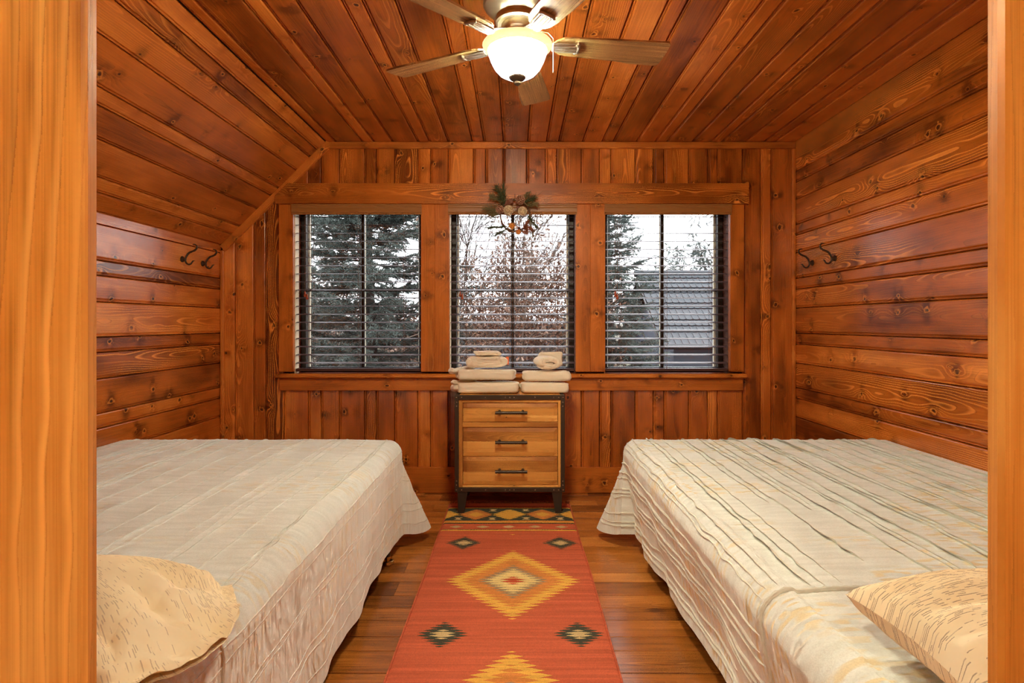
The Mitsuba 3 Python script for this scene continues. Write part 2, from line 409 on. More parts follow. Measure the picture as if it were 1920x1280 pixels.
# the doorway the photograph looks through, and the hall it stands in
for j, (a, b) in enumerate(((-0.95, -0.5185), (0.5825, 1.0))):
    m = cbox((a, 0.684, 0.0), (b, 0.708, 2.22), 0.005)
    k = part('door_1__post', m, 'post_pine_lit', uv=wuv(m, 2, 9100 + 2 * j))
wbox('door_1__head', (-0.95, 0.684, 2.22), (1.0, 0.708, 2.38), 'post_pine_lit', axis=0)
tag('door_1', 'doorway casing in the foreground, its pine paled to imitate strong light, one post at each side', kind='structure')
for nm, lo, hi in (('wall_front', (XL - 0.1, 0.709, -0.02), (-0.66, YD1 - 0.001, 2.5)), ('wall_front__panel', (0.73, 0.709, -0.02), (XR + 0.1, YD1 - 0.001, 2.5)), ('wall_front__lintel', (-0.66, 0.709, 2.22), (0.73, YD1 - 0.001, 2.5))):
    m = cbox(lo, hi, 0.001)
    add(nm, m, 'pine_board', uv=wuv(m, 2 if nm != 'wall_front__lintel' else 0))
tag('wall_front', 'pine partition wall around the doorway', kind='structure')
for nm, lo, hi, tx in (('wall_hall', (XL - 0.1, Y0H - 0.1, -0.02), (XR + 0.1, Y0H, 2.5), 'pine wall behind the camera'), ('wall_hall_right', (XR + 0.02, Y0H, -0.02), (XR + 0.12, 0.734, 2.5), 'pine side wall of the hall on the right'),
                   ('wall_hall_left', (XL - 0.019, Y0H, -0.02), (XL + 0.02, 0.708, 2.5), 'pine side wall of the hall on the left')):
    m = cbox(lo, hi, 0.001)
    add(nm, m, 'pine_board', uv=wuv(m, 2))
    tag(nm, tx, kind='structure')
m = cbox((XL - 0.1, Y0H - 0.1, 2.39), (XR + 0.15, 0.734, 2.5), 0.001)
add('ceiling_hall', m, 'pine_ceiling', uv=wuv(m, 1))
tag('ceiling_hall', 'pine board ceiling of the hall', kind='structure')
# the hall's ceiling light, and a second one added to brighten the left pillow
for k, HX, HY, f, tx in (('hall_light', -0.66, -0.20, 0.56, 'round glass ceiling light of the hall, nearer the doorway'), ('hall_light_001', 0.34, -0.55, 0.24, 'added unseen ceiling light in the hall, put in to brighten the left pillow')):
    add(k + '__pan', lathe([(0, 2.39), (0.13, 2.39), (0.135, 2.36), (0.12, 2.35), (0, 2.35)], (HX, HY, 0)), 'dark_bronze', 30)
    scene[k + '__dish'] = mikit.ply(lathe([(0.0, 2.255), (0.05, 2.262), (0.10, 2.29), (0.125, 2.33), (0.128, 2.352), (0.0, 2.352)], (HX, HY, 0)), 'glass_rim', True, emitter={'type': 'area', 'radiance': col(np.array(HALL_L) * f)})
    tag(k, tx, 'ceiling light', 'hall ceiling lights')

# ---------------------------------------------------------------- window blinds
SLAT_TILTS = (9.5, 13.0, 12.5)
for i, (a, b) in enumerate(OPEN):
    k = 'window_blind' if i == 0 else f'window_blind_{i:03d}'
    tag(k, ['dark slatted wooden blind in the left window, spruce tree behind it', 'dark slatted wooden blind in the middle window, under the pinecone wreath', 'dark slatted wooden blind in the right window, tiled roof behind it'][i], 'blind', 'blinds of the three windows')
    yc = YB + 0.032
    # valance: moulded board with returns
    vp = sg.Polygon([(0, 1.893), (0.012, 1.893), (0.014, 1.900), (0.009, 1.906), (0.012, 1.912), (0.012, 1.935), (0.016, 1.942), (0.016, 1.950), (0.020, 1.956), (0.020, 1.962), (0, 1.962)])
    vm = trimesh.creation.extrude_polygon(vp, b - a + 0.012)
    q = vm.vertices.copy()
    vm.vertices = np.stack([a - 0.006 + q[:, 2], YB - 0.022 - q[:, 0], q[:, 1]], 1)
    vm.fix_normals()
    part(k + '__valance', vm, 'valance_paint', label='moulded brown valance')
    part(k + '__headrail', cbox((a + 0.004, YB - 0.018, 1.915), (b - 0.004, YB + 0.05, 1.960), 0.003), 'blind_paint')
    zs = 1.886 - 0.0557 * np.arange(19)
    sw, st = 0.050, 0.003
    c, s = math.cos(math.radians(SLAT_TILTS[i])), math.sin(math.radians(SLAT_TILTS[i]))
    for j, z in enumerate(zs):
        cs = [(-sw / 2, 0), (-sw / 4, st * 0.9), (0, st * 1.2), (sw / 4, st * 0.9), (sw / 2, 0), (sw / 4, -st * 0.3), (0, 0), (-sw / 4, -st * 0.3)]
        pg = sg.Polygon(cs)
        m = trimesh.creation.extrude_polygon(pg, b - a - 0.012)
        q = m.vertices.copy()
        e = 0.004 * RNG.normal() * 0.3
        m.vertices = np.stack([a + 0.006 + q[:, 2], yc + q[:, 0] * c - q[:, 1] * s, z + q[:, 0] * s + q[:, 1] * c + e * (q[:, 2] - 0.4)], 1)
        m.fix_normals()
        part(k + '__slat', m, 'blind_paint')
    part(k + '__bottom_rail', cbox((a + 0.006, yc - 0.026, 0.826), (b - 0.006, yc + 0.026, 0.846), 0.004), 'blind_paint')
    for f in (0.13, 0.5, 0.86):
        x = a + f * (b - a)
        for dy in (-0.027, 0.027):
            part(k + '__ladder_cord', tube([(x, yc + dy, 1.92), (x + 0.001, yc + dy, 1.4), (x, yc + dy, 0.846)], 0.0011, 4), 'cord_brown')
    xt = a + (b - a) * 0.085
    zt = 1.352
    for dx, dz in ((0.0, 0.0), (0.014, -0.018)):
        part(k + '__pull_cord', tube([(xt + dx, yc - 0.034, 1.93), (xt + dx, yc - 0.034, zt + dz + 0.02)], 0.0012, 4), 'cord_brown')
        part(k + '__tassel', lathe([(0, 0.024), (0.003, 0.022), (0.005, 0.012), (0.008, 0.0), (0.009, -0.010), (0.006, -0.016), (0, -0.017)], (xt + dx, yc - 0.034, zt + dz), 12), 'tassel_red', 40, label='small red brown wooden tassel')

# ---------------------------------------------------------------- beds and quilts
def quilt_fn(yellow):
    def fn(p, n, uv):
        s, t = uv.x, uv.y
        a = mikit.noise(s * 13, t * 95, 1.0)
        b = mikit.noise(s * 5, t * 8, 4.0)
        fine = mikit.noise(s * 500, t * 500)
        c = mikit.mix((0.57, 0.625, 0.605), (0.735, 0.79, 0.775), 0.35 + 0.6 * a)
        a2 = mikit.noise(s * 30, t * 120, 7.0)
        c = mikit.mix(c, (0.66, 0.52, 0.24), yellow * mikit.smoothstep(0.50, 0.85, a2) * mikit.smoothstep(0.35, 0.70, b))
        return c * (0.93 + 0.14 * fine)
    return fn


def quilt_bump(p, n, uv):
    s, t = uv.x, uv.y
    crink = mikit.noise(s * 22 + 2.2 * mikit.noise(s * 7, t * 7), t * 110, 2.0)
    crink2 = mikit.noise(s * 60, t * 190, 5.0)
    row = mikit.noise(s * 26, t * 3)
    return 0.0050 * crink + 0.0022 * crink2 + 0.0012 * row


for nm, ye in (('quilt_pale', 0.30), ('quilt_warm', 0.62)):
    scene[nm] = {'type': 'twosided', 'bsdf': {'type': 'bumpmap', 'tex': mikit.proc(quilt_bump, eps=1.5e-3), 'scale': 1.0,
                 'bsdf': {'type': 'principled', 'base_color': mikit.proc(quilt_fn(ye)), 'roughness': 0.9, 'specular': 0.15, 'sheen': 0.3}}}
plain('ruffle_cloth', (0.64, 0.68, 0.65), 0.9, spec=0.1)
plain('ruffle_warm', (0.62, 0.64, 0.58), 0.9, spec=0.1)

R_EDGE = 0.075


def make_quilt(key, xw, xi, y_head, y_foot, ztop, drop, label, bsdf, rbsdf, ruf_h, lines, flat_from, seed, tuck=0.0, flare=0.38, lean0=0.5):
    """xw: the side at the wall, xi: the side towards the aisle (the hanging side)."""
    sg_ = 1.0 if xi > xw else -1.0
    W, L = abs(xi - xw), y_foot - y_head
    E = R_EDGE * math.pi / 2 + (drop - R_EDGE)
    rng = np.random.default_rng(seed)

    def surf(s, t):
        s, t = np.asarray(s, float), np.asarray(t, float)
        es, et = np.maximum(s - (W - R_EDGE), 0), np.maximum(t - (L - R_EDGE), 0)
        both = (es > 0) & (et > 0)
        phi = np.arctan2(et, es + 1e-9)
        s2 = np.sin(2 * phi) ** 2
        e = np.where(both, np.maximum(es, et) * (1 + 0.10 * s2), np.maximum(es, et))
        ang = np.minimum(e / R_EDGE, math.pi / 2)
        over = np.maximum(e - R_EDGE * math.pi / 2, 0)
        fl = flare * np.where(both, s2, 0) * (1 - np.exp(-over / 0.10))
        side = np.where(et <= 0, 1.0, 0.0)
        # soft folds of the hanging cloth
        fold = 0.020 * (meshkit.noise(np.stack([t * 3.1, s * 0.8, t * 0 + seed], -1)) - 0.5) + 0.014 * (meshkit.noise(np.stack([t * 8.0 + s * 2, s * 1.5, t * 0 + seed + 4], -1)) - 0.5)
        h = R_EDGE * np.sin(ang) + over * fl + (fold * 2.0 - tuck * side) * np.minimum(over / 0.25, 1.3)
        g = R_EDGE * (1 - np.cos(ang)) + over * np.sqrt(np.maximum(1 - np.minimum(fl, 0.9) ** 2, 0.05))
        base_s, base_t = np.minimum(s, W - R_EDGE), np.minimum(t, L - R_EDGE)
        X = base_s + h * np.cos(phi) * (e > 0)
        Y = base_t + h * np.sin(phi) * (e > 0)
        wob = 0.010 * (meshkit.fbm(np.stack([s * 2.2, t * 2.2, s * 0 + seed], -1), 3) - 0.5) + 0.0045 * (meshkit.noise(np.stack([s * 16, t * 6, s * 0 + seed], -1)) - 0.5)
        crown = -0.014 * np.clip(1 - (W - R_EDGE - s) / 0.35, 0, 1) ** 2 * (e <= 0)
        Z = ztop - g + wob
        return np.stack([xw + sg_ * X, y_head + Y, Z + crown * 0.4], -1)

    def normal(s, t):
        d = 0.004
        a = surf(s + d, t) - surf(s - d, t)
        b = surf(s, t + d) - surf(s, t - d)
        n = np.cross(a, b) * sg_
        return n / (np.linalg.norm(n, axis=-1, keepdims=True) + 1e-12)

    ss = np.linspace(0.0, W - R_EDGE + E, int((W + E) / 0.008))
    ts = np.linspace(0.0, L - R_EDGE + E, int((L + E) / 0.010))
    S, Tt = np.meshgrid(ss, ts, indexing='ij')
    P = surf(S, Tt)
    m = grid_mesh(P)
    if sg_ < 0:
        m.faces = m.faces[:, ::-1]
    add(key + '__cover', m, bsdf, True, uv=np.stack([S.ravel(), Tt.ravel()], 1))
    tag(key, label, 'quilt')
    # ruffles: thin raised strips of cloth sewn along the quilt
    for s0, t0, t1, hh in lines:
        n = max(int((t1 - t0) / 0.009), 12)
        t = np.linspace(t0, t1, n)
        wav = 0.006 * (meshkit.noise(np.stack([t * 2.0, t * 0 + s0 * 91, t * 0], -1)) - 0.5) * 2 + 0.0035 * (meshkit.noise(np.stack([t * 18, t * 0 + s0 * 57, t * 0], -1)) - 0.5) * 2
        sc = s0 + wav
        nr = normal(sc, t)
        base = surf(sc, t) - nr * 0.002
        lean = (meshkit.noise(np.stack([t * 22, t * 0 + s0 * 31, t * 0], -1)) - 0.5) * 2
        side = surf(sc + 0.004, t) - surf(sc - 0.004, t)
        side /= np.linalg.norm(side, axis=-1, keepdims=True) + 1e-9
        hv = hh * (0.6 if s0 > W - 0.03 else 1.0) * (0.55 + 0.75 * meshkit.noise(np.stack([t * 9, t * 0 + s0 * 13, t * 0 + 3], -1)))
        fade = np.clip(np.minimum(t - t0, t1 - t) / 0.03, 0.1, 1)
        top = base + nr * (0.002 + hv * fade * 0.85)[:, None] + side * ((lean0 + 0.6 * lean) * hv * fade)[:, None]
        mid = 0.5 * (base + top) + nr * (hv * 0.12)[:, None]
        w = 0.0011
        ring = np.stack([base - side * w, mid - side * w, top - side * w * 0.4, top + side * w * 0.4, mid + side * w, base + side * w], 1)
        part(key + '__ruffle', grid_mesh(ring), rbsdf, True)
    return surf, normal, W, L, E, ts


def ruffle_lines(W, L, E, seed, t_near, h, gaps):
    rng = np.random.default_rng(seed)
    out, s = [], 0.06
    while s < W - R_EDGE + E - 0.05:
        for q in range(rng.integers(1, 4)):
            if s > W - R_EDGE + E - 0.04:
                break
            a = t_near + rng.uniform(0, 0.03) if rng.uniform() < 0.75 else rng.uniform(t_near, L * 0.5)
            b = L + (E - R_EDGE if s < W else 0.40) - 0.05 if rng.uniform() < 0.85 else rng.uniform(L * 0.6, L)
            if s > W - 0.05:
                b = L + 0.30
            out.append((s, a, b, h * rng.uniform(0.7, 1.25)))
            s += rng.uniform(0.014, 0.034)
        s += rng.uniform(*gaps)
    return out


BED_Y0, BED_Y1, BED_Z = 0.815, 2.985, 0.560
for k, (xa, xb, lx, sx) in enumerate(((-1.985, -0.640, -0.617, -1), (0.668, 1.88, 0.70, 1))):
    key = 'bed' if k == 0 else f'bed_{k:03d}'
    tag(key, ['left bed against the low wall, its brass caster foot showing under the quilt', 'right bed against the full height wall, hidden under its quilt'][k], 'bed')
    part(key + '__mattress', cbox((xa, BED_Y0, 0.33), (xb, BED_Y1 - 0.06, 0.535), 0.05), 'mattress_cloth', 30)
    part(key + '__box_spring', cbox((xa, BED_Y0, 0.16), (xb, BED_Y1 - 0.06, 0.325), 0.02), 'mattress_cloth')
    part(key + '__frame', cbox((xa + 0.02, BED_Y0 + 0.02, 0.13), (xb - 0.02, BED_Y1 - 0.09, 0.158), 0.003), 'iron_black')
    for x in ((xa + 0.08, lx) if k == 0 else (lx, xb - 0.08)):
        for y in (1.0, 2.73):
            leg = part(key + '__leg', trimesh.creation.cylinder(0.013, segment=[(x, y, 0.03), (x, y, 0.14)], sections=16), 'iron_black', 30)
            part(leg + '__caster_cup', lathe([(0, 0.0005), (0.026, 0.0005), (0.031, 0.008), (0.030, 0.018), (0.024, 0.021), (0.022, 0.012), (0.014, 0.014), (0.014, 0.038), (0, 0.038)], (x, y, 0), 24), 'brass', 30, label='brass caster cup')

E_ = R_EDGE * math.pi / 2 + (0.485 - R_EDGE)
WL, WR, LQ = 2.006 - 0.585, 1.893 - 0.548, BED_Y1 - BED_Y0
lines_l = ruffle_lines(WL, LQ, E_, 21, 0.0, 0.0042, (0.035, 0.10))
qa = make_quilt('quilt', -2.006, -0.585, BED_Y0, BED_Y1, BED_Z, 0.485, 'pale grey quilt with fine ruffled lines draped over the left bed', 'quilt_pale', 'ruffle_cloth', 0.006, lines_l, None, 3)
lines_r = ruffle_lines(WR, LQ, E_, 34, 0.475, 0.0092, (0.018, 0.062))
qb = make_quilt('quilt_001', 1.893, 0.548, BED_Y0, BED_Y1, BED_Z, 0.485, 'cream quilt with bold ruffled lines draped over the right bed', 'quilt_warm', 'ruffle_warm', 0.009, lines_r, 0.28, 8, tuck=0.055, lean0=1.1)
# piped seam across the right quilt and down its side, where the ruffles end
surf, nrm, W, L, E, ts = qb
ssm = np.linspace(0.02, W - R_EDGE + E - 0.01, 260)
tsm = 0.460 - 0.03 * np.clip((W - R_EDGE - ssm) / W, 0, 1) * 0 + 0 * ssm
c = surf(ssm, tsm) + nrm(ssm, tsm) * 0.003
tw = tube(c, 0.0055 * (1 + 0.22 * np.sin(np.arange(260) * 1.9)), 8)
part('quilt_001__piping', tw, 'ruffle_warm', True, label='twisted piping along the seam')
surf, nrm, W, L, E, ts = qa
ssm = np.linspace(W - R_EDGE + 0.03, W - R_EDGE + E - 0.01, 120)
c = surf(ssm, 0.32 + 0 * ssm) + nrm(ssm, 0.32 + 0 * ssm) * 0.002
part('quilt__piping', tube(c, 0.003 * (1 + 0.22 * np.sin(np.arange(120) * 1.9)), 8), 'ruffle_cloth', True, label='twisted piping down the side')


# ---------------------------------------------------------------- pillows
def pillow_fn(warm):
    def fn(p, n, uv):
        s, t = uv.x + 0.010 * mikit.noise(uv.x * 9, uv.y * 9), uv.y + 0.012 * mikit.noise(uv.x * 5, uv.y * 5, 3.0)
        row = dr.floor(t * 300)
        fr = t * 300 - row
        seg = s * 75 + 9 * mikit.cell_rand(row, 5)
        on = mikit.cell_rand(row, dr.floor(seg), 2) < 0.30 + 0.75 * (mikit.noise(s * 3, t * 12, 6.0) - 0.4)
        k = dr.select(on, 1 - mikit.smoothstep(0.10, 0.40, dr.abs(fr - 0.5)), mi.Float(0)) * mikit.smoothstep(0.25, 0.55, mikit.noise(s * 90, row * 1.7))
        base = mikit.mix((0.82, 0.71, 0.47), (0.88, 0.80, 0.59), mikit.noise(s * 9, t * 9))
        return mikit.mix(base, (0.24, 0.18, 0.12), warm * k)
    return fn


def cloth_bump(p, n, uv):
    return 0.002 * mikit.fbm(uv.x * 40, uv.y * 40, 0.0, 3)


for nm, wm in (('pillow_cloth', 0.42), ('pillow_cloth_bold', 0.68)):
    scene[nm] = {'type': 'twosided', 'bsdf': {'type': 'bumpmap', 'tex': mikit.proc(cloth_bump, eps=2e-3), 'scale': 1.0,
                 'bsdf': {'type': 'principled', 'base_color': mikit.proc(pillow_fn(wm)), 'roughness': 0.85, 'specular': 0.15, 'sheen': 0.3}}}


def pillow_mesh(a, b, h, seed, wr=0.012, n=90, pinch=0.06, pw=2.6, pe=0.55):
    """Half sizes a, b and half thickness h, in its own frame; returns mesh and uv."""
    u = np.linspace(-1, 1, n)
    A, B = np.meshgrid(u, u, indexing='ij')
    prof = (np.maximum(1 - np.abs(A) ** pw, 0) ** pe) * (np.maximum(1 - np.abs(B) ** pw, 0) ** pe)
    px = A * a * (1 - pinch * (1 - np.abs(A)) * 0 - pinch * (1 - B ** 2) * 0.6 * np.abs(A))
    py = B * b * (1 - pinch * (1 - A ** 2) * 0.6 * np.abs(B))
    parts_, uvs = [], []
    for sgn in (1, -1):
        q = np.stack([A * 3.2, B * 3.2, A * 0 + seed * 7 + sgn], -1)
        ang = 0.6 * A - 0.8 * B
        wrk = wr * ((meshkit.fbm(q, 4, seed) - 0.5) * 2 + 0.8 * (np.abs(np.sin((A * 7 + B * 5 + 3 * meshkit.noise(q * 0.7, seed))))) * np.clip(np.abs(A), 0.2, 1) ** 2 - 0.3)
        z = sgn * h * prof + wrk * np.minimum(prof * 2.2, 1) * (1 if sgn > 0 else 0.4)
        m = grid_mesh(np.stack([px, py, z], -1))
        if sgn < 0:
            m.faces = m.faces[:, ::-1]
        parts_.append(m)
        uvs.append(np.stack([(px + 0.02 * wrk * 30).ravel() + 3 * (sgn < 0) + seed, py.ravel() + seed], 1))
    return join(parts_), np.vstack(uvs)


def place(m, loc, rz=0, rx=0, ry=0):
    M = trimesh.transformations.euler_matrix(rx, ry, rz, 'sxyz')
    M[:3, 3] = loc
    m = m.copy()
    m.apply_transform(M)
    return m


# left pillow: a puffy body whose loose open end lies crumpled towards the aisle
n1, n2 = 150, 90
A, B = np.meshgrid(np.linspace(-1, 1, n1), np.linspace(-1, 1, n2), indexing='ij')
SEAM = 0.66
body = np.clip((SEAM - A) / (SEAM + 1), 0, 1)
pa = np.where(A < SEAM, np.maximum(1 - np.abs((A - (SEAM - 1) / 2) / ((SEAM + 1) / 2)) ** 3.0, 0) ** 0.6, 0)
pb = np.maximum(1 - np.abs(B) ** 2.6, 0) ** 0.55
loose = np.clip((A - SEAM + 0.08) / 0.2, 0, 1)
hx, hy, hz = 0.42, 0.20, 0.066
q = np.stack([A * 4.0, B * 2.4, A * 0 + 3], -1)
f1 = meshkit.fbm(q, 4, 9) - 0.5
rad = np.abs(np.sin(B * 6.0 + A * 2 + 5.0 * meshkit.noise(q * 0.6, 4)))
near = np.exp(-((A - SEAM) / 0.13) ** 2)
pp, uvs = [], []
for sgn in (1, -1):
    spread = 1 + 0.02 * loose - 0.20 * near * 0.8
    X = A * hx - 0.085 * loose * np.clip((A - SEAM) / (1 - SEAM), 0, 1) * np.abs(B + 0.1) ** 1.6 + 0.012 * f1 * loose
    Y = B * hy * spread + 0.02 * f1 * loose
    thick = hz * pa * pb + loose * 0.005 * pb ** 0.5
    Z = sgn * thick + (0.020 * f1 * (0.35 + loose) + 0.024 * (rad - 0.5) * near + 0.034 * (meshkit.fbm(q * 1.5 + 9, 3, 2) - 0.35) * loose) * np.minimum(pb * 2.5, 1) * (1 if sgn > 0 else 0.6) - 0.058 * loose * np.clip((A - SEAM) / 0.25, 0, 1)
    g = grid_mesh(np.stack([X, Y, Z], -1))
    if sgn < 0:
        g.faces = g.faces[:, ::-1]
    pp.append(g)
    uvs.append(np.stack([(X - 0.7 * Y).ravel() * 0.82 + 7 + sgn, (0.7 * X + Y).ravel() * 0.82 + 9], 1))
m = place(join(pp), (-0.950, 1.050, 0.632), rz=0.03, rx=-0.07)
m.vertices[:, 2] = np.maximum(m.vertices[:, 2], 0.574)
add('pillow', m, 'pillow_cloth', True, uv=np.vstack(uvs))
tag('pillow', 'cream pillow with brown flecks and a crumpled case end on the left bed', 'pillow')
m, uv = pillow_mesh(0.42, 0.152, 0.080, 8, wr=0.010, pinch=0.08, pw=4.0, pe=0.42)
add('pillow_001', place(m, (1.03, 0.905, 0.652), rz=0.0, rx=0.0), 'pillow_cloth_bold', True, uv=uv)
tag('pillow_001', 'cream pillow with bold brown dashes on the right bed', 'pillow')

# ---------------------------------------------------------------- chest of drawers
DX0, DX1, DY0, DY1, DZ0, DZ1 = -0.372, 0.293, 3.435, 3.845, 0.137, 0.721
D = 'chest_of_drawers'
tag(D, 'small wooden three drawer chest with riveted dark metal frame under the middle window', 'chest of drawers')
mt = 0.024
wbox(D + '__body', (DX0 + 0.004, DY0 + 0.075, DZ0 + 0.004), (DX1 - 0.004, DY1 - 0.004, DZ1 - 0.013), 'acacia', axis=2, c=0.002)
part(D + '__gap_shade_plate', cbox((DX0 + 0.006, DY0 + 0.045, DZ0 + 0.006), (DX1 - 0.006, DY0 + 0.074, DZ1 - 0.014), 0.002), 'gap_dark')  # dark plate added to give the shade in the gaps around the drawers
# top boards inside the metal rim
for j in range(5):
    w = (DX1 - DX0 - 2 * mt) / 5
    wbox(D + '__top_board', (DX0 + mt + j * w, DY0 + 0.02, DZ1 - 0.012), (DX0 + mt + (j + 1) * w, DY1 - 0.02, DZ1 - 0.002), 'acacia', axis=1, c=0.001)
# metal frame: bars with their rivets
bars = [((DX0, DY0, DZ0), (DX0 + mt, DY0 + 0.03, DZ1)), ((DX1 - mt, DY0, DZ0), (DX1, DY0 + 0.03, DZ1)), ((DX0 + mt, DY0, DZ1 - 0.028), (DX1 - mt, DY0 + 0.026, DZ1)), ((DX0 + mt, DY0, DZ0), (DX1 - mt, DY0 + 0.03, DZ0 + 0.026)),
        ((DX0, DY0 + 0.03, DZ1 - 0.028), (DX0 + mt, DY1, DZ1)), ((DX1 - mt, DY0 + 0.03, DZ1 - 0.028), (DX1, DY1, DZ1)), ((DX0 + mt, DY1 - 0.024, DZ1 - 0.028), (DX1 - mt, DY1, DZ1)),
        ((DX0, DY0 + 0.03, DZ0), (DX0 + mt, DY1, DZ0 + 0.026)), ((DX1 - mt, DY0 + 0.03, DZ0), (DX1, DY1, DZ0 + 0.026)), ((DX0, DY1 - mt, DZ0 + 0.026), (DX0 + mt, DY1, DZ1 - 0.028)), ((DX1 - mt, DY1 - mt, DZ0 + 0.026), (DX1, DY1, DZ1 - 0.028))]
bar_keys = [part(D + '__metal_bar', cbox(lo, hi, 0.0015), 'dresser_iron') for lo, hi in bars]
rv = trimesh.creation.icosphere(1, 0.0042)
rv.vertices[:, 1] *= 0.6
for zz, kk in ((DZ1 - 0.013, 2), (DZ0 + 0.013, 3)):
    for f in (0.015, 0.062, 0.28, 0.46, 0.5, 0.54, 0.73, 0.90, 0.945, 0.985):
        g = rv.copy()
        x = DX0 + f * (DX1 - DX0)
        g.apply_translation((x, DY0 - 0.0005, zz))
        part(bar_keys[kk] + '__rivet', g, 'rivet_steel', True)
for kk, x in ((0, DX0 + 0.012), (1, DX1 - 0.012)):
    for zz in (DZ1 - 0.042, DZ1 - 0.066, DZ0 + 0.042, DZ0 + 0.066):
        g = rv.copy()
        g.apply_translation((x, DY0 - 0.0005, zz))
        part(bar_keys[kk] + '__rivet', g, 'rivet_steel', True)
# face frame
fx0, fx1 = DX0 + mt, DX1 - mt
dx0, dx1 = -0.325, 0.253
zpix = lambda py: 1.155 + (606 - py) * DY0 / 1067
for lo, hi in (((fx0, 0, DZ0 + 0.026), (dx0, 0, DZ1 - 0.028)), ((dx1, 0, DZ0 + 0.026), (fx1, 0, DZ1 - 0.028)), ((dx0, 0, 0.675), (dx1, 0, DZ1 - 0.028)), ((dx0, 0, 0.527), (dx1, 0, 0.556)), ((dx0, 0, DZ0 + 0.026), (dx1, 0, 0.174))):
    wbox(D + '__face_rail', (lo[0], DY0 + 0.008, lo[2]), (hi[0], DY0 + 0.034, hi[2]), 'acacia', c=0.0015)
# drawers: raised fronts glued up from strips, a bar handle on two posts
for z0, z1, splits in ((0.559, 0.672, (0.35, 0.72)), (0.351, 0.524, (0.30, 0.52)), (0.177, 0.348, (0.46,))):
    dk = num(D + '__drawer')
    x0, x1 = dx0 + 0.003, dx1 - 0.003
    edges = [z0] + [z0 + f * (z1 - z0) for f in splits] + [z1]
    bev = 0.024
    meshes, uvs = [], []
    for a, b in zip(edges[:-1], edges[1:]):
        # strip cross section follows the bevel of the front
        def dep(x, z):
            return 0.0065 * np.clip(np.minimum(np.minimum(x - x0, x1 - x), np.minimum(z - z0, z1 - z)) / bev, 0, 1)
        gx = np.array([x0, x0 + bev, 0.5 * (x0 + x1), x1 - bev, x1])
        gz = np.unique(np.concatenate([[a, b], [q for q in (z0 + bev, z1 - bev) if a < q < b]]))
        GX, GZ = np.meshgrid(gx, gz, indexing='ij')
        g = grid_mesh(np.stack([GX, DY0 + 0.014 - dep(GX, GZ), GZ], -1))
        _wid[0] += 1
        meshes.append(g)
        uvs.append(np.stack([GX.ravel(), _wid[0] + 0.1 + (GZ - a).ravel()], 1))
    rim_ = cbox((x0, DY0 + 0.0142, z0), (x1, DY0 + 0.03, z1), 0.0005)
    meshes.append(rim_)
    uvs.append(wuv(rim_, 0))
    add(dk, join(meshes), 'acacia', uv=np.vstack(uvs))
    zc = 0.5 * (z0 + z1) + 0.004
    hb = part(dk + '__handle', trimesh.creation.cylinder(0.0095, segment=[(-0.126, DY0 - 0.030, zc), (0.066, DY0 - 0.030, zc)], sections=20), 'dresser_iron', 40, label='dark metal bar handle')
    for x in (-0.101, 0.040):
        part(hb + '__post', trimesh.creation.cylinder(0.009, segment=[(x, DY0 - 0.028, zc + 0.004), (x, DY0 + 0.004, zc + 0.004)], sections=16), 'dresser_iron', 40)
# tapered legs
for sx in (0, 1):
    for sy in (0, 1):
        xo = DX0 + 0.016 if sx == 0 else DX1 - 0.016
        d = 1 if sx == 0 else -1
        yo = DY0 + 0.006 if sy == 0 else DY1 - 0.006
        e = 1 if sy == 0 else -1
        pts = [(xo + d * q[0], yo + e * q[1], q[2]) for q in ((0, 0, DZ0), (0.062, 0, DZ0), (0, 0.062, DZ0), (0.062, 0.062, DZ0), (0.004, 0.002, 0.0075), (0.040, 0.002, 0.0075), (0.004, 0.038, 0.0075), (0.040, 0.038, 0.0075))]
        part(D + '__leg', trimesh.convex.convex_hull(np.array(pts)), 'iron_black')


# ---------------------------------------------------------------- towels
def towel_fn(p, n, uv):
    f = mikit.noise(p.x * 700, p.y * 700, p.z * 700)
    return mikit.mix((0.80, 0.74, 0.60), (0.91, 0.87, 0.74), 0.3 + 0.5 * f)


def towel_bump(p, n, uv):
    return 0.0012 * mikit.noise(p.x * 420, p.y * 420, p.z * 420)


scene['towel_cloth'] = {'type': 'twosided', 'bsdf': {'type': 'bumpmap', 'tex': mikit.proc(towel_bump, eps=6e-4), 'scale': 1.0,
                        'bsdf': {'type': 'principled', 'base_color': mikit.proc(towel_fn), 'roughness': 0.95, 'specular': 0.1, 'sheen': 0.6}}}


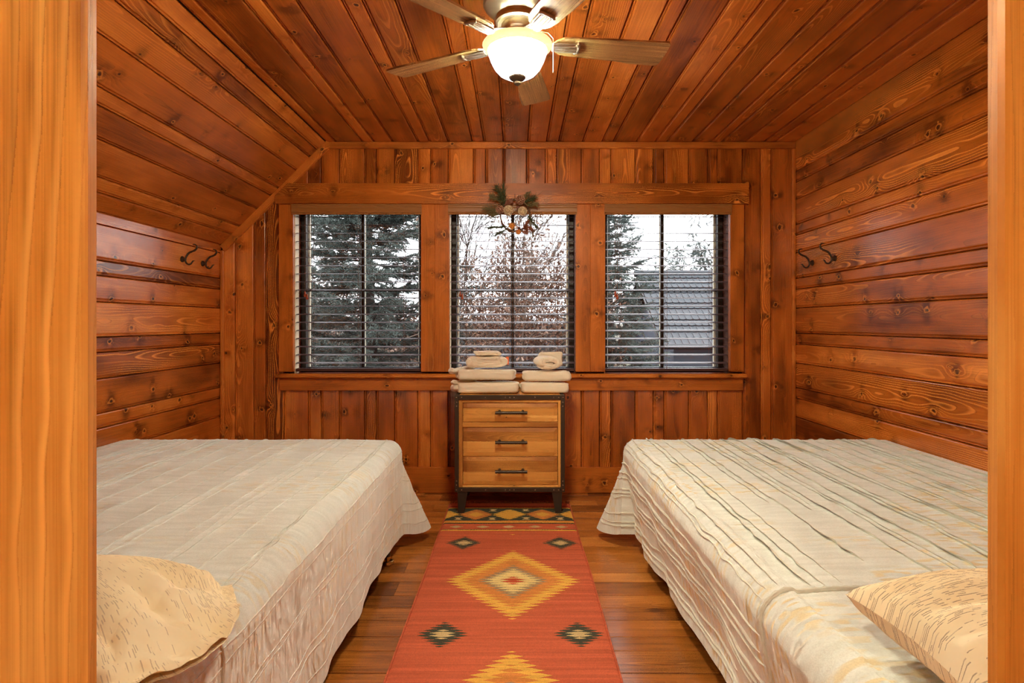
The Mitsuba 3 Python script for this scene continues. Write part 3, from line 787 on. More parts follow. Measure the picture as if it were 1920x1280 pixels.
def folded(key, base, axis, length, depth, height, th, turns, loc, rz, seed, p=0.42, start=0.0, hollow=0.0, wr=0.006, flip=1, slop=0.0, lobes=()):
    """A folded or rolled towel: a flattened spiral swept along its fold line. axis 0: the fold line runs along x, 1: along y."""
    rng = np.random.default_rng(seed)
    th0 = np.linspace(0, 2 * np.pi * turns, int(60 * turns))
    a0, b0 = depth / 2 - th / 2, height / 2 - th / 2
    gap = (1 - hollow) * th / (2 * np.pi)
    a = np.maximum(a0 - gap * th0, th * 0.8)
    b = np.maximum(b0 - gap * th0, th * 0.45)
    c, s = np.cos(th0 + start), np.sin(th0 + start)
    pts = np.stack([flip * a * np.sign(c) * np.abs(c) ** p, b * np.sign(s) * np.abs(s) ** p], 1)
    poly = sg.LineString(pts).buffer(th * 0.46, join_style=1, cap_style=1)
    if poly.geom_type != 'Polygon':
        poly = max(poly.geoms, key=lambda g: g.area)
    ext = np.array(poly.exterior.segmentize(0.008).coords)[:-1] if hasattr(poly.exterior, 'segmentize') else np.array(poly.exterior.coords)[:-1]
    import shapely
    ring_ = shapely.segmentize(poly, 0.007)
    v2, f2 = trimesh.creation.triangulate_polygon(sg.Polygon(ring_.exterior, ring_.interiors), engine='earcut')
    m = trimesh.creation.extrude_polygon(sg.Polygon(ring_.exterior, ring_.interiors), 1.0, engine='earcut')
    # sweep with stations: rebuild from the rings
    rings = [np.array(ring_.exterior.coords)[:-1]] + [np.array(r.coords)[:-1] for r in ring_.interiors]
    us = np.r_[0, 0.004, 0.012, np.linspace(0.03, 0.97, 26), 0.988, 0.996, 1.0]
    V, Fc, off = [], [], 0
    for r in rings:
        n = len(r)
        for q in us:
            V.append(np.stack([r[:, 0], r[:, 1], np.full(n, q)], 1))
        k = np.arange(n)
        for j in range(len(us) - 1):
            A, B = off + j * n + k, off + j * n + (k + 1) % n
            Fc += [np.stack([A, B, B + n], 1), np.stack([A, B + n, A + n], 1)]
        off += n * len(us)
    V = np.vstack(V)
    for q, rev in ((0.0, True), (1.0, False)):
        Fc.append((f2[:, ::-1] if rev else f2) + off)
        V = np.vstack([V, np.c_[v2, np.full(len(v2), q)]])
        off += len(v2)
    d, z, u = V[:, 0], V[:, 1], V[:, 2]
    L = (u - 0.5) * length
    rad = np.hypot(d / a0, z / b0)
    # layers end unevenly, the whole sags a little and the edges round off
    lay = meshkit.noise(np.stack([rad * 5, np.full_like(d, seed), d * 20], -1)) - 0.5
    L = L + np.sign(L) * 0.012 * lay * (np.abs(u - 0.5) * 2) ** 3 + 0.02 * np.sign(L) * (np.abs(u - 0.5) * 2) ** 3 * (meshkit.noise(np.stack([d * 6, np.sign(L) * 3, z * 14 + seed * 5], -1)) - 0.5)
    endr = 1 - 0.30 * np.clip((np.abs(u - 0.5) * 2 - 0.88) / 0.12, 0, 1) ** 2.5
    q = np.stack([d * 9, L * 9, z * 9 + seed * 3], -1)
    n1 = meshkit.fbm(q, 3, seed) - 0.5
    n2 = meshkit.fbm(q * 1.0 + 50, 3, seed + 1) - 0.5
    zz = (z * endr + wr * 2 * n1 * np.clip((z + b0) / (2 * b0) + 0.3, 0, 1)) + 0.010 * slop * 20 * np.sin(L * 22 + seed) * np.clip(np.abs(u - 0.5) * 2, 0, 1) ** 2 * np.clip((z + b0) / b0, 0, 1)
    dd = d * endr + wr * 2 * n2
    P = np.stack([L, dd, zz], 1) if axis == 0 else np.stack([dd, L, zz], 1)
    P[:, 2] -= P[:, 2].min()
    c_, s_ = math.cos(rz), math.sin(rz)
    P = np.stack([P[:, 0] * c_ - P[:, 1] * s_ + loc[0], P[:, 0] * s_ + P[:, 1] * c_ + loc[1], P[:, 2] + loc[2]], 1)
    mm = trimesh.Trimesh(P, np.vstack(Fc), process=False)
    if axis == 1:
        mm.faces = mm.faces[:, ::-1]
    for (lx, lz, lr, ln2) in lobes:
        yy = np.linspace(-0.5, 0.5, 22)
        q2 = np.stack([loc[0] + lx + 0.016 * np.cos(yy * 5 + lz * 90) + 0.010 * yy, loc[1] + yy * ln2, loc[2] + lz + 0.006 * np.sin(yy * 7 + lx * 40)], 1)
        rr2 = lr * np.sqrt(np.maximum(1 - (np.abs(yy) * 2) ** 4, 0.02)) * (1 + 0.12 * np.sin(yy * 13))
        tb = tube(q2, rr2, 14)
        dxl = tb.vertices[:, 0] - (loc[0] + lx)
        tb.vertices[:, 0] = loc[0] + lx + dxl * np.where(dxl > 0, 3.2, 1.15)
        tb.vertices[:, 2] += np.where(dxl > 0, 0.25 * dxl, 0)
        mm = join([mm, tb])
    add(key, mm, 'towel_cloth', 50)
    return P[:, 2].max()


ZT = DZ1 + 0.001
folded('bath_towel', 'bath', 0, 0.385, 0.30, 0.082, 0.026, 1.9, (-0.180, 3.64, ZT), 0.03, 1, start=2.2, wr=0.006, slop=0.01, lobes=((-0.205, 0.022, 0.021, 0.25), (-0.190, 0.060, 0.017, 0.23)))
tag('bath_towel', 'cream bath towel at the bottom of the left stack on the chest', 'towel')
folded('bath_towel_001', 'bath', 0, 0.36, 0.29, 0.078, 0.025, 1.9, (-0.185, 3.65, ZT + 0.081), -0.03, 2, start=2.2, wr=0.006, slop=0.01, lobes=((-0.198, 0.050, 0.020, 0.24), (-0.182, 0.015, 0.015, 0.22)))
tag('bath_towel_001', 'cream bath towel second from the bottom in the left stack', 'towel')
folded('bath_towel_002', 'bath', 0, 0.295, 0.28, 0.078, 0.026, 1.9, (0.178, 3.64, ZT), 0.02, 3, start=2.2, slop=0.01)
tag('bath_towel_002', 'cream bath towel at the bottom of the right stack on the chest', 'towel')
folded('bath_towel_003', 'bath', 0, 0.30, 0.28, 0.076, 0.026, 1.9, (0.190, 3.65, ZT + 0.073), 0.05, 4, start=2.2, slop=0.01, lobes=())
tag('bath_towel_003', 'cream bath towel second from the bottom in the right stack', 'towel')
folded('hand_towel', 'hand', 1, 0.20, 0.27, 0.075, 0.011, 3.35, (-0.185, 3.63, ZT + 0.156), 0.06, 5, p=0.55, start=1.2, wr=0.010)
tag('hand_towel', 'cream hand towel folded in loops with its layers showing, left stack', 'towel')
folded('wash_cloth', 'wash', 1, 0.17, 0.185, 0.034, 0.011, 1.3, (-0.185, 3.64, ZT + 0.229), 0.10, 6, start=0.4, wr=0.008, flip=-1)
tag('wash_cloth', 'small cream washcloth on top of the left towel stack', 'towel')
folded('hand_towel_001', 'hand', 1, 0.22, 0.165, 0.088, 0.0145, 2.15, (0.190, 3.615, ZT + 0.146), 0.12, 7, p=0.85, start=4.2, wr=0.004, hollow=0.0)
tag('hand_towel_001', 'cream hand towel rolled with an open oval end, right stack', 'towel')
folded('wash_cloth_001', 'wash', 0, 0.16, 0.10, 0.105, 0.014, 1.7, (0.225, 3.775, ZT + 0.150), 0.05, 8, start=2.2, wr=0.006)
tag('wash_cloth_001', 'small folded cream washcloth behind the rolled towel, right stack', 'towel')
tg = cbox((-0.068, 3.70, ZT + 0.164), (-0.048, 3.703, ZT + 0.216), 0.001)
add('hand_towel__hanging_tag', tg, 'orange_tag')
tag('hand_towel__hanging_tag', 'orange tag')


# ---------------------------------------------------------------- runner rug
RX0, RX1, RY0, RY1 = -0.4215, 0.341, 1.0, 3.63


def rug_fn(p, n, uv):
    x, y = uv.x, uv.y
    ab = dr.abs

    def comb(dx, dy, a, b, s, sp):
        # a diamond whose edge is woven in rows of pointed steps
        r = ab(dy) / s
        fr = r - dr.floor(r)
        ext = a * (1 - dr.floor(r) * s / b) + sp * (0.5 - ab(fr - 0.5)) * 2 - sp
        return dr.select((ab(dx) < ext) & (ab(dy) < b), mi.Float(1), mi.Float(0))

    red = mikit.mix((0.40, 0.082, 0.038), (0.54, 0.122, 0.060), mikit.fbm(x * 3, y * 60, 0, 2))
    red = red * (0.86 + 0.28 * mikit.noise(x * 4, y * 240))
    gold, orange = mi.Color3f(0.66, 0.36, 0.068), mi.Color3f(0.55, 0.20, 0.050)
    cream, grey = mi.Color3f(0.66, 0.49, 0.20), mi.Color3f(0.27, 0.205, 0.125)
    dark, tan = mi.Color3f(0.050, 0.052, 0.036), mi.Color3f(0.52, 0.38, 0.19)
    c = red
    xc = -0.016
    yy = y - 2.541
    kk = dr.floor(yy / 0.88 + 0.5)
    dy = yy - kk * 0.88
    dx = x - xc
    on = y < 3.10
    for a, b, colr in ((0.300, 0.335, gold), (0.235, 0.255, orange), (0.158, 0.168, grey), (0.130, 0.128, cream), (0.058, 0.042, mi.Color3f(0.45, 0.075, 0.035))):
        c = dr.select((comb(dx, dy, a, b, 0.0262 if a > 0.2 else 0.021, 0.045) > 0.5) & on, colr * (0.85 + 0.3 * mikit.noise(x * 6, y * 240)), c)
    y2 = y - 2.977
    k2 = dr.floor(y2 / 0.875 + 0.5)
    dy2 = y2 - k2 * 0.875
    for cx_ in (-0.272, 0.232):
        for a, b, colr in ((0.094, 0.088, dark), (0.050, 0.034, tan)):
            c = dr.select((comb(x - cx_, dy2, a, b, 0.0176, 0.034) > 0.5) & on, colr, c)
    # the striped end band
    cl = mi.Color3f
    stripe = lambda lo, hi: (y > lo) & (y < hi)
    c = dr.select(stripe(3.150, 3.166), gold, c)
    c = dr.select(stripe(3.166, 3.172), dark, c)
    d3 = x + 0.04 - dr.floor((x + 0.04) / 0.148 + 0.5) * 0.148
    c = dr.select((comb(d3, y - 3.212, 0.040, 0.022, 0.0074, 0.018) > 0.5), tan, c)
    c = dr.select(stripe(3.262, 3.275), dark, c)
    c = dr.select(stripe(3.275, 3.285), gold, c)
    c = dr.select(stripe(3.285, 3.293), cl(0.45, 0.08, 0.035), c)
    c = dr.select(stripe(3.293, 3.303), gold, c)
    c = dr.select(stripe(3.303, 3.312), orange, c)
    c = dr.select(stripe(3.312, 3.530), dark, c)
    d4 = x + 0.04 - dr.floor((x + 0.04) / 0.40 + 0.5) * 0.40
    d5 = x + 0.04 - 0.20 - dr.floor((x + 0.04 - 0.20) / 0.40 + 0.5) * 0.40
    for dd, ca, cb in ((d4, gold, gold), (d5, orange, gold)):
        c = dr.select(comb(dd, y - 3.420, 0.105, 0.098, 0.022, 0.03) > 0.5, ca, c)
        c = dr.select(comb(dd, y - 3.420, 0.050, 0.044, 0.0147, 0.02) > 0.5, cb, c)
    d6 = x + 0.04 - 0.10 - dr.floor((x + 0.04 - 0.10) / 0.20 + 0.5) * 0.20
    for yc in (3.347, 3.497):
        e = y - yc
        c = dr.select((ab(d6) < 0.008 + 0.9 * ab(e)) & (ab(e) < 0.020), tan, c)
    c = dr.select(stripe(3.530, 3.545), gold, c)
    c = dr.select(stripe(3.545, 3.58), cl(0.32, 0.05, 0.025), c)
    weft = 0.80 + 0.28 * mikit.noise(x * 700, y * 380)
    return c * weft


def rug_bump(p, n, uv):
    return 0.0016 * mikit.noise(uv.x * 240, uv.y * 320) + 0.0008 * mikit.noise(uv.x * 20, uv.y * 300)


scene['rug_weave'] = {'type': 'twosided', 'bsdf': {'type': 'bumpmap', 'tex': mikit.proc(rug_bump, eps=8e-4), 'scale': 1.0,
                      'bsdf': {'type': 'principled', 'base_color': mikit.proc(rug_fn), 'roughness': 0.9, 'specular': 0.12, 'sheen': 0.2}}}
nx, ny = 50, 170
gx, gy = np.linspace(0, 1, nx), np.linspace(RY0, RY1, ny)
GX, GY = np.meshgrid(gx, gy, indexing='ij')
wv = 0.006 * (meshkit.noise(np.stack([GY * 3, GY * 0 + 1, GY * 0], -1)) - 0.5)
PX = RX0 + GX * (RX1 - RX0) + wv * (1 + 0 * GX)
rise = 0.004 * np.maximum(meshkit.noise(np.stack([GX * 3, GY * 5, GX * 0 + 7], -1)) - 0.45, 0)
edge = np.clip(np.minimum(GX, 1 - GX) / 0.02, 0, 1)
top = np.stack([PX, GY, 0.0025 + 0.0042 * np.sqrt(edge) + rise * edge], -1)
bot = np.stack([PX, GY, 0.0012 + 0 * GX], -1)
gm = grid_mesh(top)
gb = grid_mesh(bot)
gb.faces = gb.faces[:, ::-1]
uvr = np.stack([(RX0 + GX * (RX1 - RX0)).ravel(), GY.ravel()], 1)
add('rug__pile', join([gm, gb]), 'rug_weave', True, uv=np.vstack([uvr, uvr]))
for s_ in (0, 1):
    y_ = np.linspace(RY0, RY1, 160)
    x_ = (RX1 if s_ else RX0) + 0.006 * (meshkit.noise(np.stack([y_ * 3, y_ * 0 + 1, y_ * 0], -1)) - 0.5)
    tb = tube(np.stack([x_, y_, 0 * y_ + 0.0048], 1), 0.0040, 8)
    part('rug__selvedge', tb, 'rug_weave', True, uv=np.stack([np.full(len(tb.vertices), 0.42), np.clip(tb.vertices[:, 1], 0, 3.1)], 1))
fr = []
for x in np.arange(RX0 + 0.005, RX1, 0.009):
    q = RNG.normal(size=2)
    fr.append(tube([(x, RY1 - 0.004, 0.004), (x + 0.004 * q[0], RY1 + 0.02, 0.006), (x + 0.010 * q[1], RY1 + 0.055, 0.0035)], 0.0018, 5))
plain('fringe_red', (0.20, 0.04, 0.025), 0.9)
part('rug__fringe', join(fr), 'fringe_red', kind='stuff')
tag('rug', 'long red flat woven runner with yellow stepped diamonds between the beds', 'rug')

# ---------------------------------------------------------------- coat hooks
HK = [(XL, 1, 3.43, 1.541, 'double coat hook of dark metal on the left wall, nearer of the two'), (XL, 1, 3.655, 1.539, 'double coat hook of dark metal on the left wall, next to the far corner'),
      (XR, -1, 3.652, 1.543, 'double coat hook of dark metal on the right wall, next to the far corner'), (XR, -1, 3.395, 1.543, 'double coat hook of dark metal on the right wall, nearer of the two')]
for i, (x, d, y, z, tx) in enumerate(HK):
    k = 'coat_hook' if i == 0 else f'coat_hook_{i:03d}'
    tag(k, tx, 'coat hook', 'coat hooks')
    pl = lathe([(0, 0.0), (0.017, 0.0), (0.0185, 0.003), (0.017, 0.007), (0.014, 0.009), (0.011, 0.010), (0.0095, 0.016), (0.008, 0.022), (0, 0.024)], sections=28)
    pl.apply_transform(trimesh.transformations.rotation_matrix(math.pi / 2, [0, 1, 0]))
    v = pl.vertices
    pl.vertices = np.stack([x + d * np.abs(v[:, 0]), v[:, 1] + y, v[:, 2] + z], 1)
    if d < 0:
        pl.faces = pl.faces[:, ::-1]
    part(k + '__base', pl, 'hook_bronze', 35)
    pn = smoothpath([(0.066, 0.086), (0.080, 0.088), (0.091, 0.077), (0.088, 0.064), (0.070, 0.050), (0.046, 0.040), (0.030, 0.022), (0.022, 0.000), (0.026, -0.020), (0.041, -0.031), (0.056, -0.026), (0.064, -0.014), (0.078, -0.009)], 60)
    rr = np.interp(np.linspace(0, 1, 60), [0, 0.08, 0.2, 0.5, 0.85, 0.95, 1], [0.0022, 0.0042, 0.0056, 0.0056, 0.0048, 0.004, 0.0015])
    part(k + '__hook', tube(np.stack([x + d * pn[:, 0], y + 0 * pn[:, 0], z + pn[:, 1]], 1), rr, 12), 'hook_bronze', True)

# ---------------------------------------------------------------- ceiling fan with its light
FX, FY = 0.004, 2.05
FZ = 2.158
F = 'ceiling_fan'
tag(F, 'five blade ceiling fan with a lit glass bowl under the pine ceiling', 'ceiling fan')
at = (FX, FY, 0)
part(F + '__motor_housing', lathe([(0, 2.390), (0.078, 2.390), (0.082, 2.375), (0.080, 2.362), (0.100, 2.358), (0.118, 2.345), (0.1225, 2.325), (0.119, 2.322), (0.119, 2.318), (0.1235, 2.314), (0.1235, 2.298), (0.118, 2.293), (0.118, 2.289), (0.112, 2.284), (0.095, 2.268), (0.076, 2.258), (0.074, 2.246), (0.079, 2.242), (0.079, 2.234), (0.072, 2.228), (0, 2.226)], at, 64), 'pewter', 25)
part(F + '__switch_housing', lathe([(0, 2.227), (0.058, 2.227), (0.060, 2.205), (0.055, 2.196), (0.066, 2.192), (0.068, 2.184), (0.060, 2.178), (0, 2.176)], at, 48), 'pewter', 25)
# bowl: glowing glass with a paler flared rim
rim_p = [(0.1075, 2.1335), (0.1145, 2.1415), (0.1225, 2.1480), (0.1262, 2.1545), (0.1235, 2.1580), (0.1175, 2.1535), (0.1100, 2.1470), (0.1040, 2.1385)]
part(F + '__bowl_rim', lathe(rim_p + rim_p[:1], at, 72), 'glass_rim', 60, emitter={'type': 'area', 'radiance': col(RIM_L)}, label='cream flared rim of the glass bowl')
bw = [(0.026, 2.0390), (0.045, 2.0430), (0.065, 2.0540), (0.083, 2.0740), (0.096, 2.0990), (0.1035, 2.1200), (0.1080, 2.1345)]
bm = lathe(bw, at, 72)
if bm.vertices[bm.faces].mean(1)[0] @ bm.face_normals[0] < FX * bm.face_normals[0][0] + FY * bm.face_normals[0][1] + 2.12 * bm.face_normals[0][2]:
    bm.faces = bm.faces[:, ::-1]
scene[F + '__bowl'] = mikit.ply(bm, 'glass_rim', True, emitter={'type': 'area', 'radiance': col(BOWL_L)})
tag(F + '__bowl', 'glowing glass bowl')
part(F + '__finial', lathe([(0, 2.012), (0.006, 2.012), (0.012, 2.017), (0.0125, 2.023), (0.009, 2.027), (0.018, 2.029), (0.026, 2.033), (0.031, 2.039), (0.032, 2.045), (0.028, 2.049), (0, 2.050)], at, 40), 'dark_bronze', 35, label='dark bronze finial')
for q in range(3):
    an = 0.6 + q * 2 * math.pi / 3
    bp = (FX + 0.062 * math.cos(an), FY + 0.062 * math.sin(an), 2.158)
    bl = trimesh.creation.icosphere(2, 0.020)
    bl.apply_translation(bp)
    bk = num(F + '__bulb')
    scene[bk] = mikit.ply(bl, 'glass_rim', True, emitter={'type': 'area', 'radiance': col(BULB_L)})
    part(bk + '__socket', trimesh.creation.cylinder(0.009, segment=[(bp[0] * 0.5 + FX * 0.5, bp[1] * 0.5 + FY * 0.5, 2.186), (bp[0], bp[1], 2.170)], sections=12), 'pewter')
# blades
out_r = [(0.145, -0.030), (0.132, -0.015), (0.130, 0.0), (0.132, 0.018), (0.145, 0.034), (0.165, 0.045), (0.20, 0.051), (0.30, 0.055), (0.36, 0.057), (0.40, 0.061), (0.43, 0.067), (0.47, 0.0685), (0.540, 0.0685), (0.551, 0.065), (0.556, 0.056), (0.560, 0.010), (0.560, -0.050), (0.554, -0.060), (0.544, -0.063), (0.20, -0.049), (0.165, -0.043)]
bpoly = sg.Polygon(out_r)
for q in range(5):
    an = math.radians(8.5 + 72 * q)
    M = trimesh.transformations.rotation_matrix(an, [0, 0, 1]) @ trimesh.transformations.rotation_matrix(math.radians(-11), [1, 0, 0])
    M[:3, 3] = (FX, FY, 2.162)
    b = trimesh.creation.extrude_polygon(bpoly, 0.007, engine='earcut')
    uvb = np.stack([b.vertices[:, 0], 9200 + q + 0.25 + b.vertices[:, 1]], 1)
    b.apply_transform(M)
    bk = part(F + '__blade', b, 'fan_walnut', uv=uvb)
    # iron: arm from the hub, a ridged palm under the blade with a scrolled end
    arm = [trimesh.convex.convex_hull(np.array([(x, s * w, z) for x, w, z in ((0.055, 0.012, 0.034), (0.055, 0.012, 0.022), (0.15, 0.010, -0.001), (0.15, 0.010, -0.009)) for s in (-1, 1)]))]
    arm.append(trimesh.convex.convex_hull(np.array([(x, s * w, z) for x, w, z in ((0.125, 0.014, -0.001), (0.13, 0.024, -0.004), (0.215, 0.026, -0.001), (0.215, 0.026, -0.005), (0.13, 0.020, -0.008)) for s in (-1, 1)])))
    for yy in (-0.015, 0.0, 0.015):
        arm.append(tube([(0.13, yy * 0.7, -0.008), (0.17, yy, -0.008), (0.218, yy, -0.0055)], 0.0052, 8))
    arm.append(tube([(0.216, -0.027, -0.004), (0.224, -0.018, -0.005), (0.226, 0.0, -0.006), (0.224, 0.018, -0.005), (0.216, 0.027, -0.004)], 0.006, 8))
    am = join(arm)
    am.apply_transform(M)
    part(bk + '__iron', am, 'pewter', 30, label='ridged metal blade bracket')
ch = [(FX + 0.128, FY - 0.02, z) for z in np.linspace(2.165, 2.055, 5)]
for j, z in enumerate(np.linspace(2.150, 2.052, 20)):
    pass
part(F + '__pull_chain', tube([(FX + 0.062, FY - 0.012, 2.205), (FX + 0.110, FY - 0.018, 2.192), (FX + 0.1285, FY - 0.02, 2.170), (FX + 0.1285, FY - 0.02, 2.055)], 0.0013, 6), 'brass', label='thin brass pull chain')
ck = F + '__pull_chain'
part(ck + '__bead', join([trimesh.creation.icosphere(1, 0.0021).apply_translation((FX + 0.1285, FY - 0.02, z)) for z in np.linspace(2.165, 2.058, 26)]), 'brass', True, kind='stuff')
part(ck + '__end', lathe([(0, 0.006), (0.002, 0.005), (0.003, 0.0), (0.002, -0.004), (0, -0.005)], (FX + 0.1285, FY - 0.02, 2.052), 12), 'brass', True)

# ---------------------------------------------------------------- pinecone wreath
plain('needle_green', (0.050, 0.062, 0.022), 0.6)
plain('needle_olive', (0.16, 0.13, 0.055), 0.6)
plain('twig_brown', (0.12, 0.060, 0.026), 0.8)
plain('cone_white', (0.72, 0.64, 0.46), 0.7)
plain('cone_brown', (0.30, 0.13, 0.07), 0.7)
plain('cone_tip', (0.80, 0.66, 0.52), 0.7)
plain('dry_leaf', (0.13, 0.035, 0.014), 0.6)
plain('flower_gold', (0.52, 0.22, 0.04), 0.7)
plain('fruit_orange', (0.62, 0.24, 0.045), 0.45)
W_ = 'wreath'
tag(W_, 'twig wreath with pinecones, pine sprigs and dried flowers hung before the middle window', 'wreath')
WX, WY, WZc = -0.008, YB - 0.075, 1.155 + (606 - 404) * 0.003575
sc_ = 0.003575     # metres per photo pixel at its distance
wp = lambda px, py, dy=0.0: np.array([(px - 968) * sc_, WY + dy, 1.155 + (606 - py) * sc_])
an = np.linspace(0, 2 * np.pi, 60, endpoint=False)
for q in range(4):
    r = 0.098 + 0.006 * (meshkit.noise(np.stack([np.cos(an) * 2, np.sin(an) * 2, an * 0 + q * 5], -1)) - 0.5) * 2
    tb = tube(np.stack([WX + r * np.cos(an), WY + 0.006 * np.sin(an * 5 + q * 1.6), WZc + r * np.sin(an) * 1.08 + 0.003 * np.cos(an * 5 + q * 1.6)], 1), 0.0032, 6, closed=True)
    part(W_ + '__twig', tb, 'twig_brown', True)
rg = np.random.default_rng(77)


def sprig(base, tip, n, ln, mat, spread=0.5, r=0.0012):
    n = int(n * 1.5)
    base, tip = np.asarray(base), np.asarray(tip)
    ax = tip - base
    ms = [tube(smoothpath([base, 0.5 * (base + tip) + rg.normal(size=3) * 0.006, tip], 8), 0.0014, 5)]
    for _ in range(n):
        f = rg.uniform(0.1, 1.0)
        o = base + ax * f
        d = ax / np.linalg.norm(ax) + rg.normal(size=3) * spread * np.array([1, 0.6, 1])
        d /= np.linalg.norm(d)
        ms.append(tube([o, o + d * ln * 0.5 + rg.normal(size=3) * 0.001, o + d * ln * rg.uniform(0.7, 1.1)], [r, r, r * 0.4], 4, caps=False))
    part(W_ + '__pine_sprig', join(ms), mat, kind='stuff')


for b, t, n, ln, mt_, spd in (((948, 392), (932, 352), 90, 0.045, 'needle_green', 0.6), ((940, 380), (922, 368), 70, 0.04, 'needle_olive', 0.7), ((946, 388), (944, 350), 55, 0.045, 'needle_green', 0.35), ((945, 395), (912, 392), 80, 0.05, 'needle_olive', 0.6), ((948, 385), (940, 366), 50, 0.05, 'needle_green', 0.7), ((938, 402), (922, 404), 45, 0.04, 'needle_olive', 0.6),
                             ((980, 380), (1000, 372), 90, 0.042, 'needle_green', 0.7), ((985, 384), (1004, 384), 60, 0.035, 'needle_olive', 0.6), ((978, 374), (990, 364), 40, 0.03, 'needle_olive', 0.6),
                             ((955, 424), (918, 428), 50, 0.045, 'needle_green', 0.30), ((952, 428), (932, 440), 40, 0.04, 'needle_green', 0.3), ((986, 400), (1004, 425), 50, 0.045, 'needle_green', 0.35), ((988, 405), (1000, 440), 30, 0.04, 'needle_olive', 0.3)):
    sprig(wp(*b, rg.uniform(-0.012, 0.0)), wp(*t, rg.uniform(-0.03, 0.0)), n, ln, mt_, spd)
for t in ((1018, 358), (1012, 364), (1010, 376)):
    part(W_ + '__bare_twig', tube(smoothpath([wp(992, 378), wp(1002, 371, -0.01), wp(*t, -0.01)], 10), np.linspace(0.0014, 0.0006, 10), 5), 'twig_brown')


def cone(c, r, tilt, mats, seed):
    r_ = np.random.default_rng(seed)
    k = num(W_ + '__pinecone')
    scs, tips = [], []
    nsc = 54
    for i in range(nsc):
        f = (i + 0.5) / nsc
        th = i * 2.39996
        pol = math.acos(1 - 1.75 * f)
        d = np.array([math.sin(pol) * math.cos(th), math.sin(pol) * math.sin(th), math.cos(pol)])
        up = np.array([0, 0, 1.0])
        e1 = np.cross(up, d)
        e1 /= np.linalg.norm(e1) + 1e-9
        e2 = np.cross(d, e1)
        rr, w, h = r * np.array([1, 1, 1.15]), r * 0.24, r * 0.12
        p0, p1 = d * rr * 0.55, d * rr
        pts = [p0 + e1 * w * 0.5, p0 - e1 * w * 0.5, p1 + e1 * w + e2 * h * 0.4, p1 - e1 * w + e2 * h * 0.4, p1 * 1.05 - e2 * h, p1 * 1.04 + e2 * h]
        scs.append(trimesh.convex.convex_hull(np.array(pts)))
        q = p1 * 1.03
        tips.append(trimesh.convex.convex_hull(np.array([q + e1 * w * 0.7, q - e1 * w * 0.7, q + e2 * h, q - e2 * h, q * 1.08])))
    core_ = trimesh.creation.icosphere(2, r * 0.66)
    M = trimesh.transformations.rotation_matrix(math.pi / 2 + tilt, [1, 0, 0]) @ trimesh.transformations.rotation_matrix(seed, [0, 0, 1])
    M[:3, 3] = c
    for ms, mt2, key in ((scs + [core_], mats[0], k), (tips, mats[1], k + '__scale_tips')):
        g = join(ms)
        g.apply_transform(M)
        add(key, g, mt2)
    tag(k + '__scale_tips', 'pale tips of the scales', kind='stuff')


cone(wp(937.5, 394, -0.02), 0.027, 0.2, ('cone_brown', 'cone_tip'), 1)
cone(wp(953.5, 396, -0.03), 0.032, -0.3, ('cone_white', 'cone_white'), 2)
cone(wp(979.7, 397, -0.028), 0.029, 0.3, ('cone_white', 'cone_white'), 3)
cone(wp(975.5, 376, -0.026), 0.030, -0.1, ('cone_brown', 'cone_tip'), 4)


def leaf(c, ln, w, an, mat, seed):
    r_ = np.random.default_rng(seed)
    t = np.linspace(0, 1, 9)
    hw = w * np.sin(np.pi * np.clip(t, 0.02, 0.98)) ** 0.7 * (1 + 0.25 * np.sin(t * 18))
    curl = 0.25 * ln * (t - 0.5) ** 2
    P = np.stack([np.stack([t * ln, s * hw, -curl + 0.15 * np.abs(s) * hw], 1) for s in (-1, -0.4, 0.4, 1)], 1)
    Q = P.copy()
    Q[..., 2] += 0.0008
    g, g2 = grid_mesh(P), grid_mesh(Q)
    g.faces = g.faces[:, ::-1]
    g = join([g, g2])
    M = trimesh.transformations.rotation_matrix(-an, [0, 1, 0]) @ trimesh.transformations.rotation_matrix(math.pi / 2 + r_.uniform(-0.5, 0.5), [1, 0, 0])
    M[:3, 3] = c
    g.apply_transform(M)
    part(W_ + '__leaf', g, mat, True)


for (px, py), ln, w, a in (((946, 388), 0.062, 0.013, 0.9), ((950, 386), 0.055, 0.012, 0.6), ((956, 384), 0.045, 0.011, 1.2), ((967, 391), 0.03, 0.009, 0.3), ((990, 425), 0.05, 0.013, -0.8), ((988, 430), 0.04, 0.012, -1.6), ((984, 424), 0.05, 0.012, 0.9), ((978, 434), 0.04, 0.011, -0.4)):
    leaf(wp(px, py, -0.025), ln, w, a, 'dry_leaf', int(px))


def flower(c, r, mat, n, seed):
    k = num(W_ + '__dried_flower')
    r_ = np.random.default_rng(seed)
    ms = []
    for i in range(n):
        a, lay = i * 2.39996, i / n
        d = np.array([math.cos(a), -0.25 - 0.9 * lay, math.sin(a)])
        d /= np.linalg.norm(d)
        e = np.cross(d, [0, 1, 0])
        e /= np.linalg.norm(e)
        ln = r * (1.05 - 0.55 * lay)
        ms.append(trimesh.convex.convex_hull(np.array([c, c + d * ln * 0.6 + e * r * 0.16, c + d * ln * 0.6 - e * r * 0.16, c + d * ln * 0.6 + np.array([0, -r * 0.08, 0]), c + d * ln])))
    add(k, join(ms), mat)


flower(wp(960, 425, -0.025), 0.030, 'flower_gold', 36, 1)
flower(wp(986, 428, -0.025), 0.028, 'dry_leaf', 34, 2)
flower(wp(973, 429, -0.022), 0.017, 'dry_leaf', 22, 3)
add(W_ + '__orange_fruit', trimesh.creation.icosphere(3, 0.017).apply_translation(wp(972, 436, -0.028)), 'fruit_orange', True)
tag(W_ + '__orange_fruit', 'small round orange dried fruit')
# the hanger: a loop of twine over a small nail in the casing
part(W_ + '__hanger', tube([(WX, WY + 0.0, WZc + 0.105), (WX - 0.002, YB - 0.052, WZc + 0.150), (WX, YB - 0.036, 2.03)], 0.0012, 5), 'twig_brown')

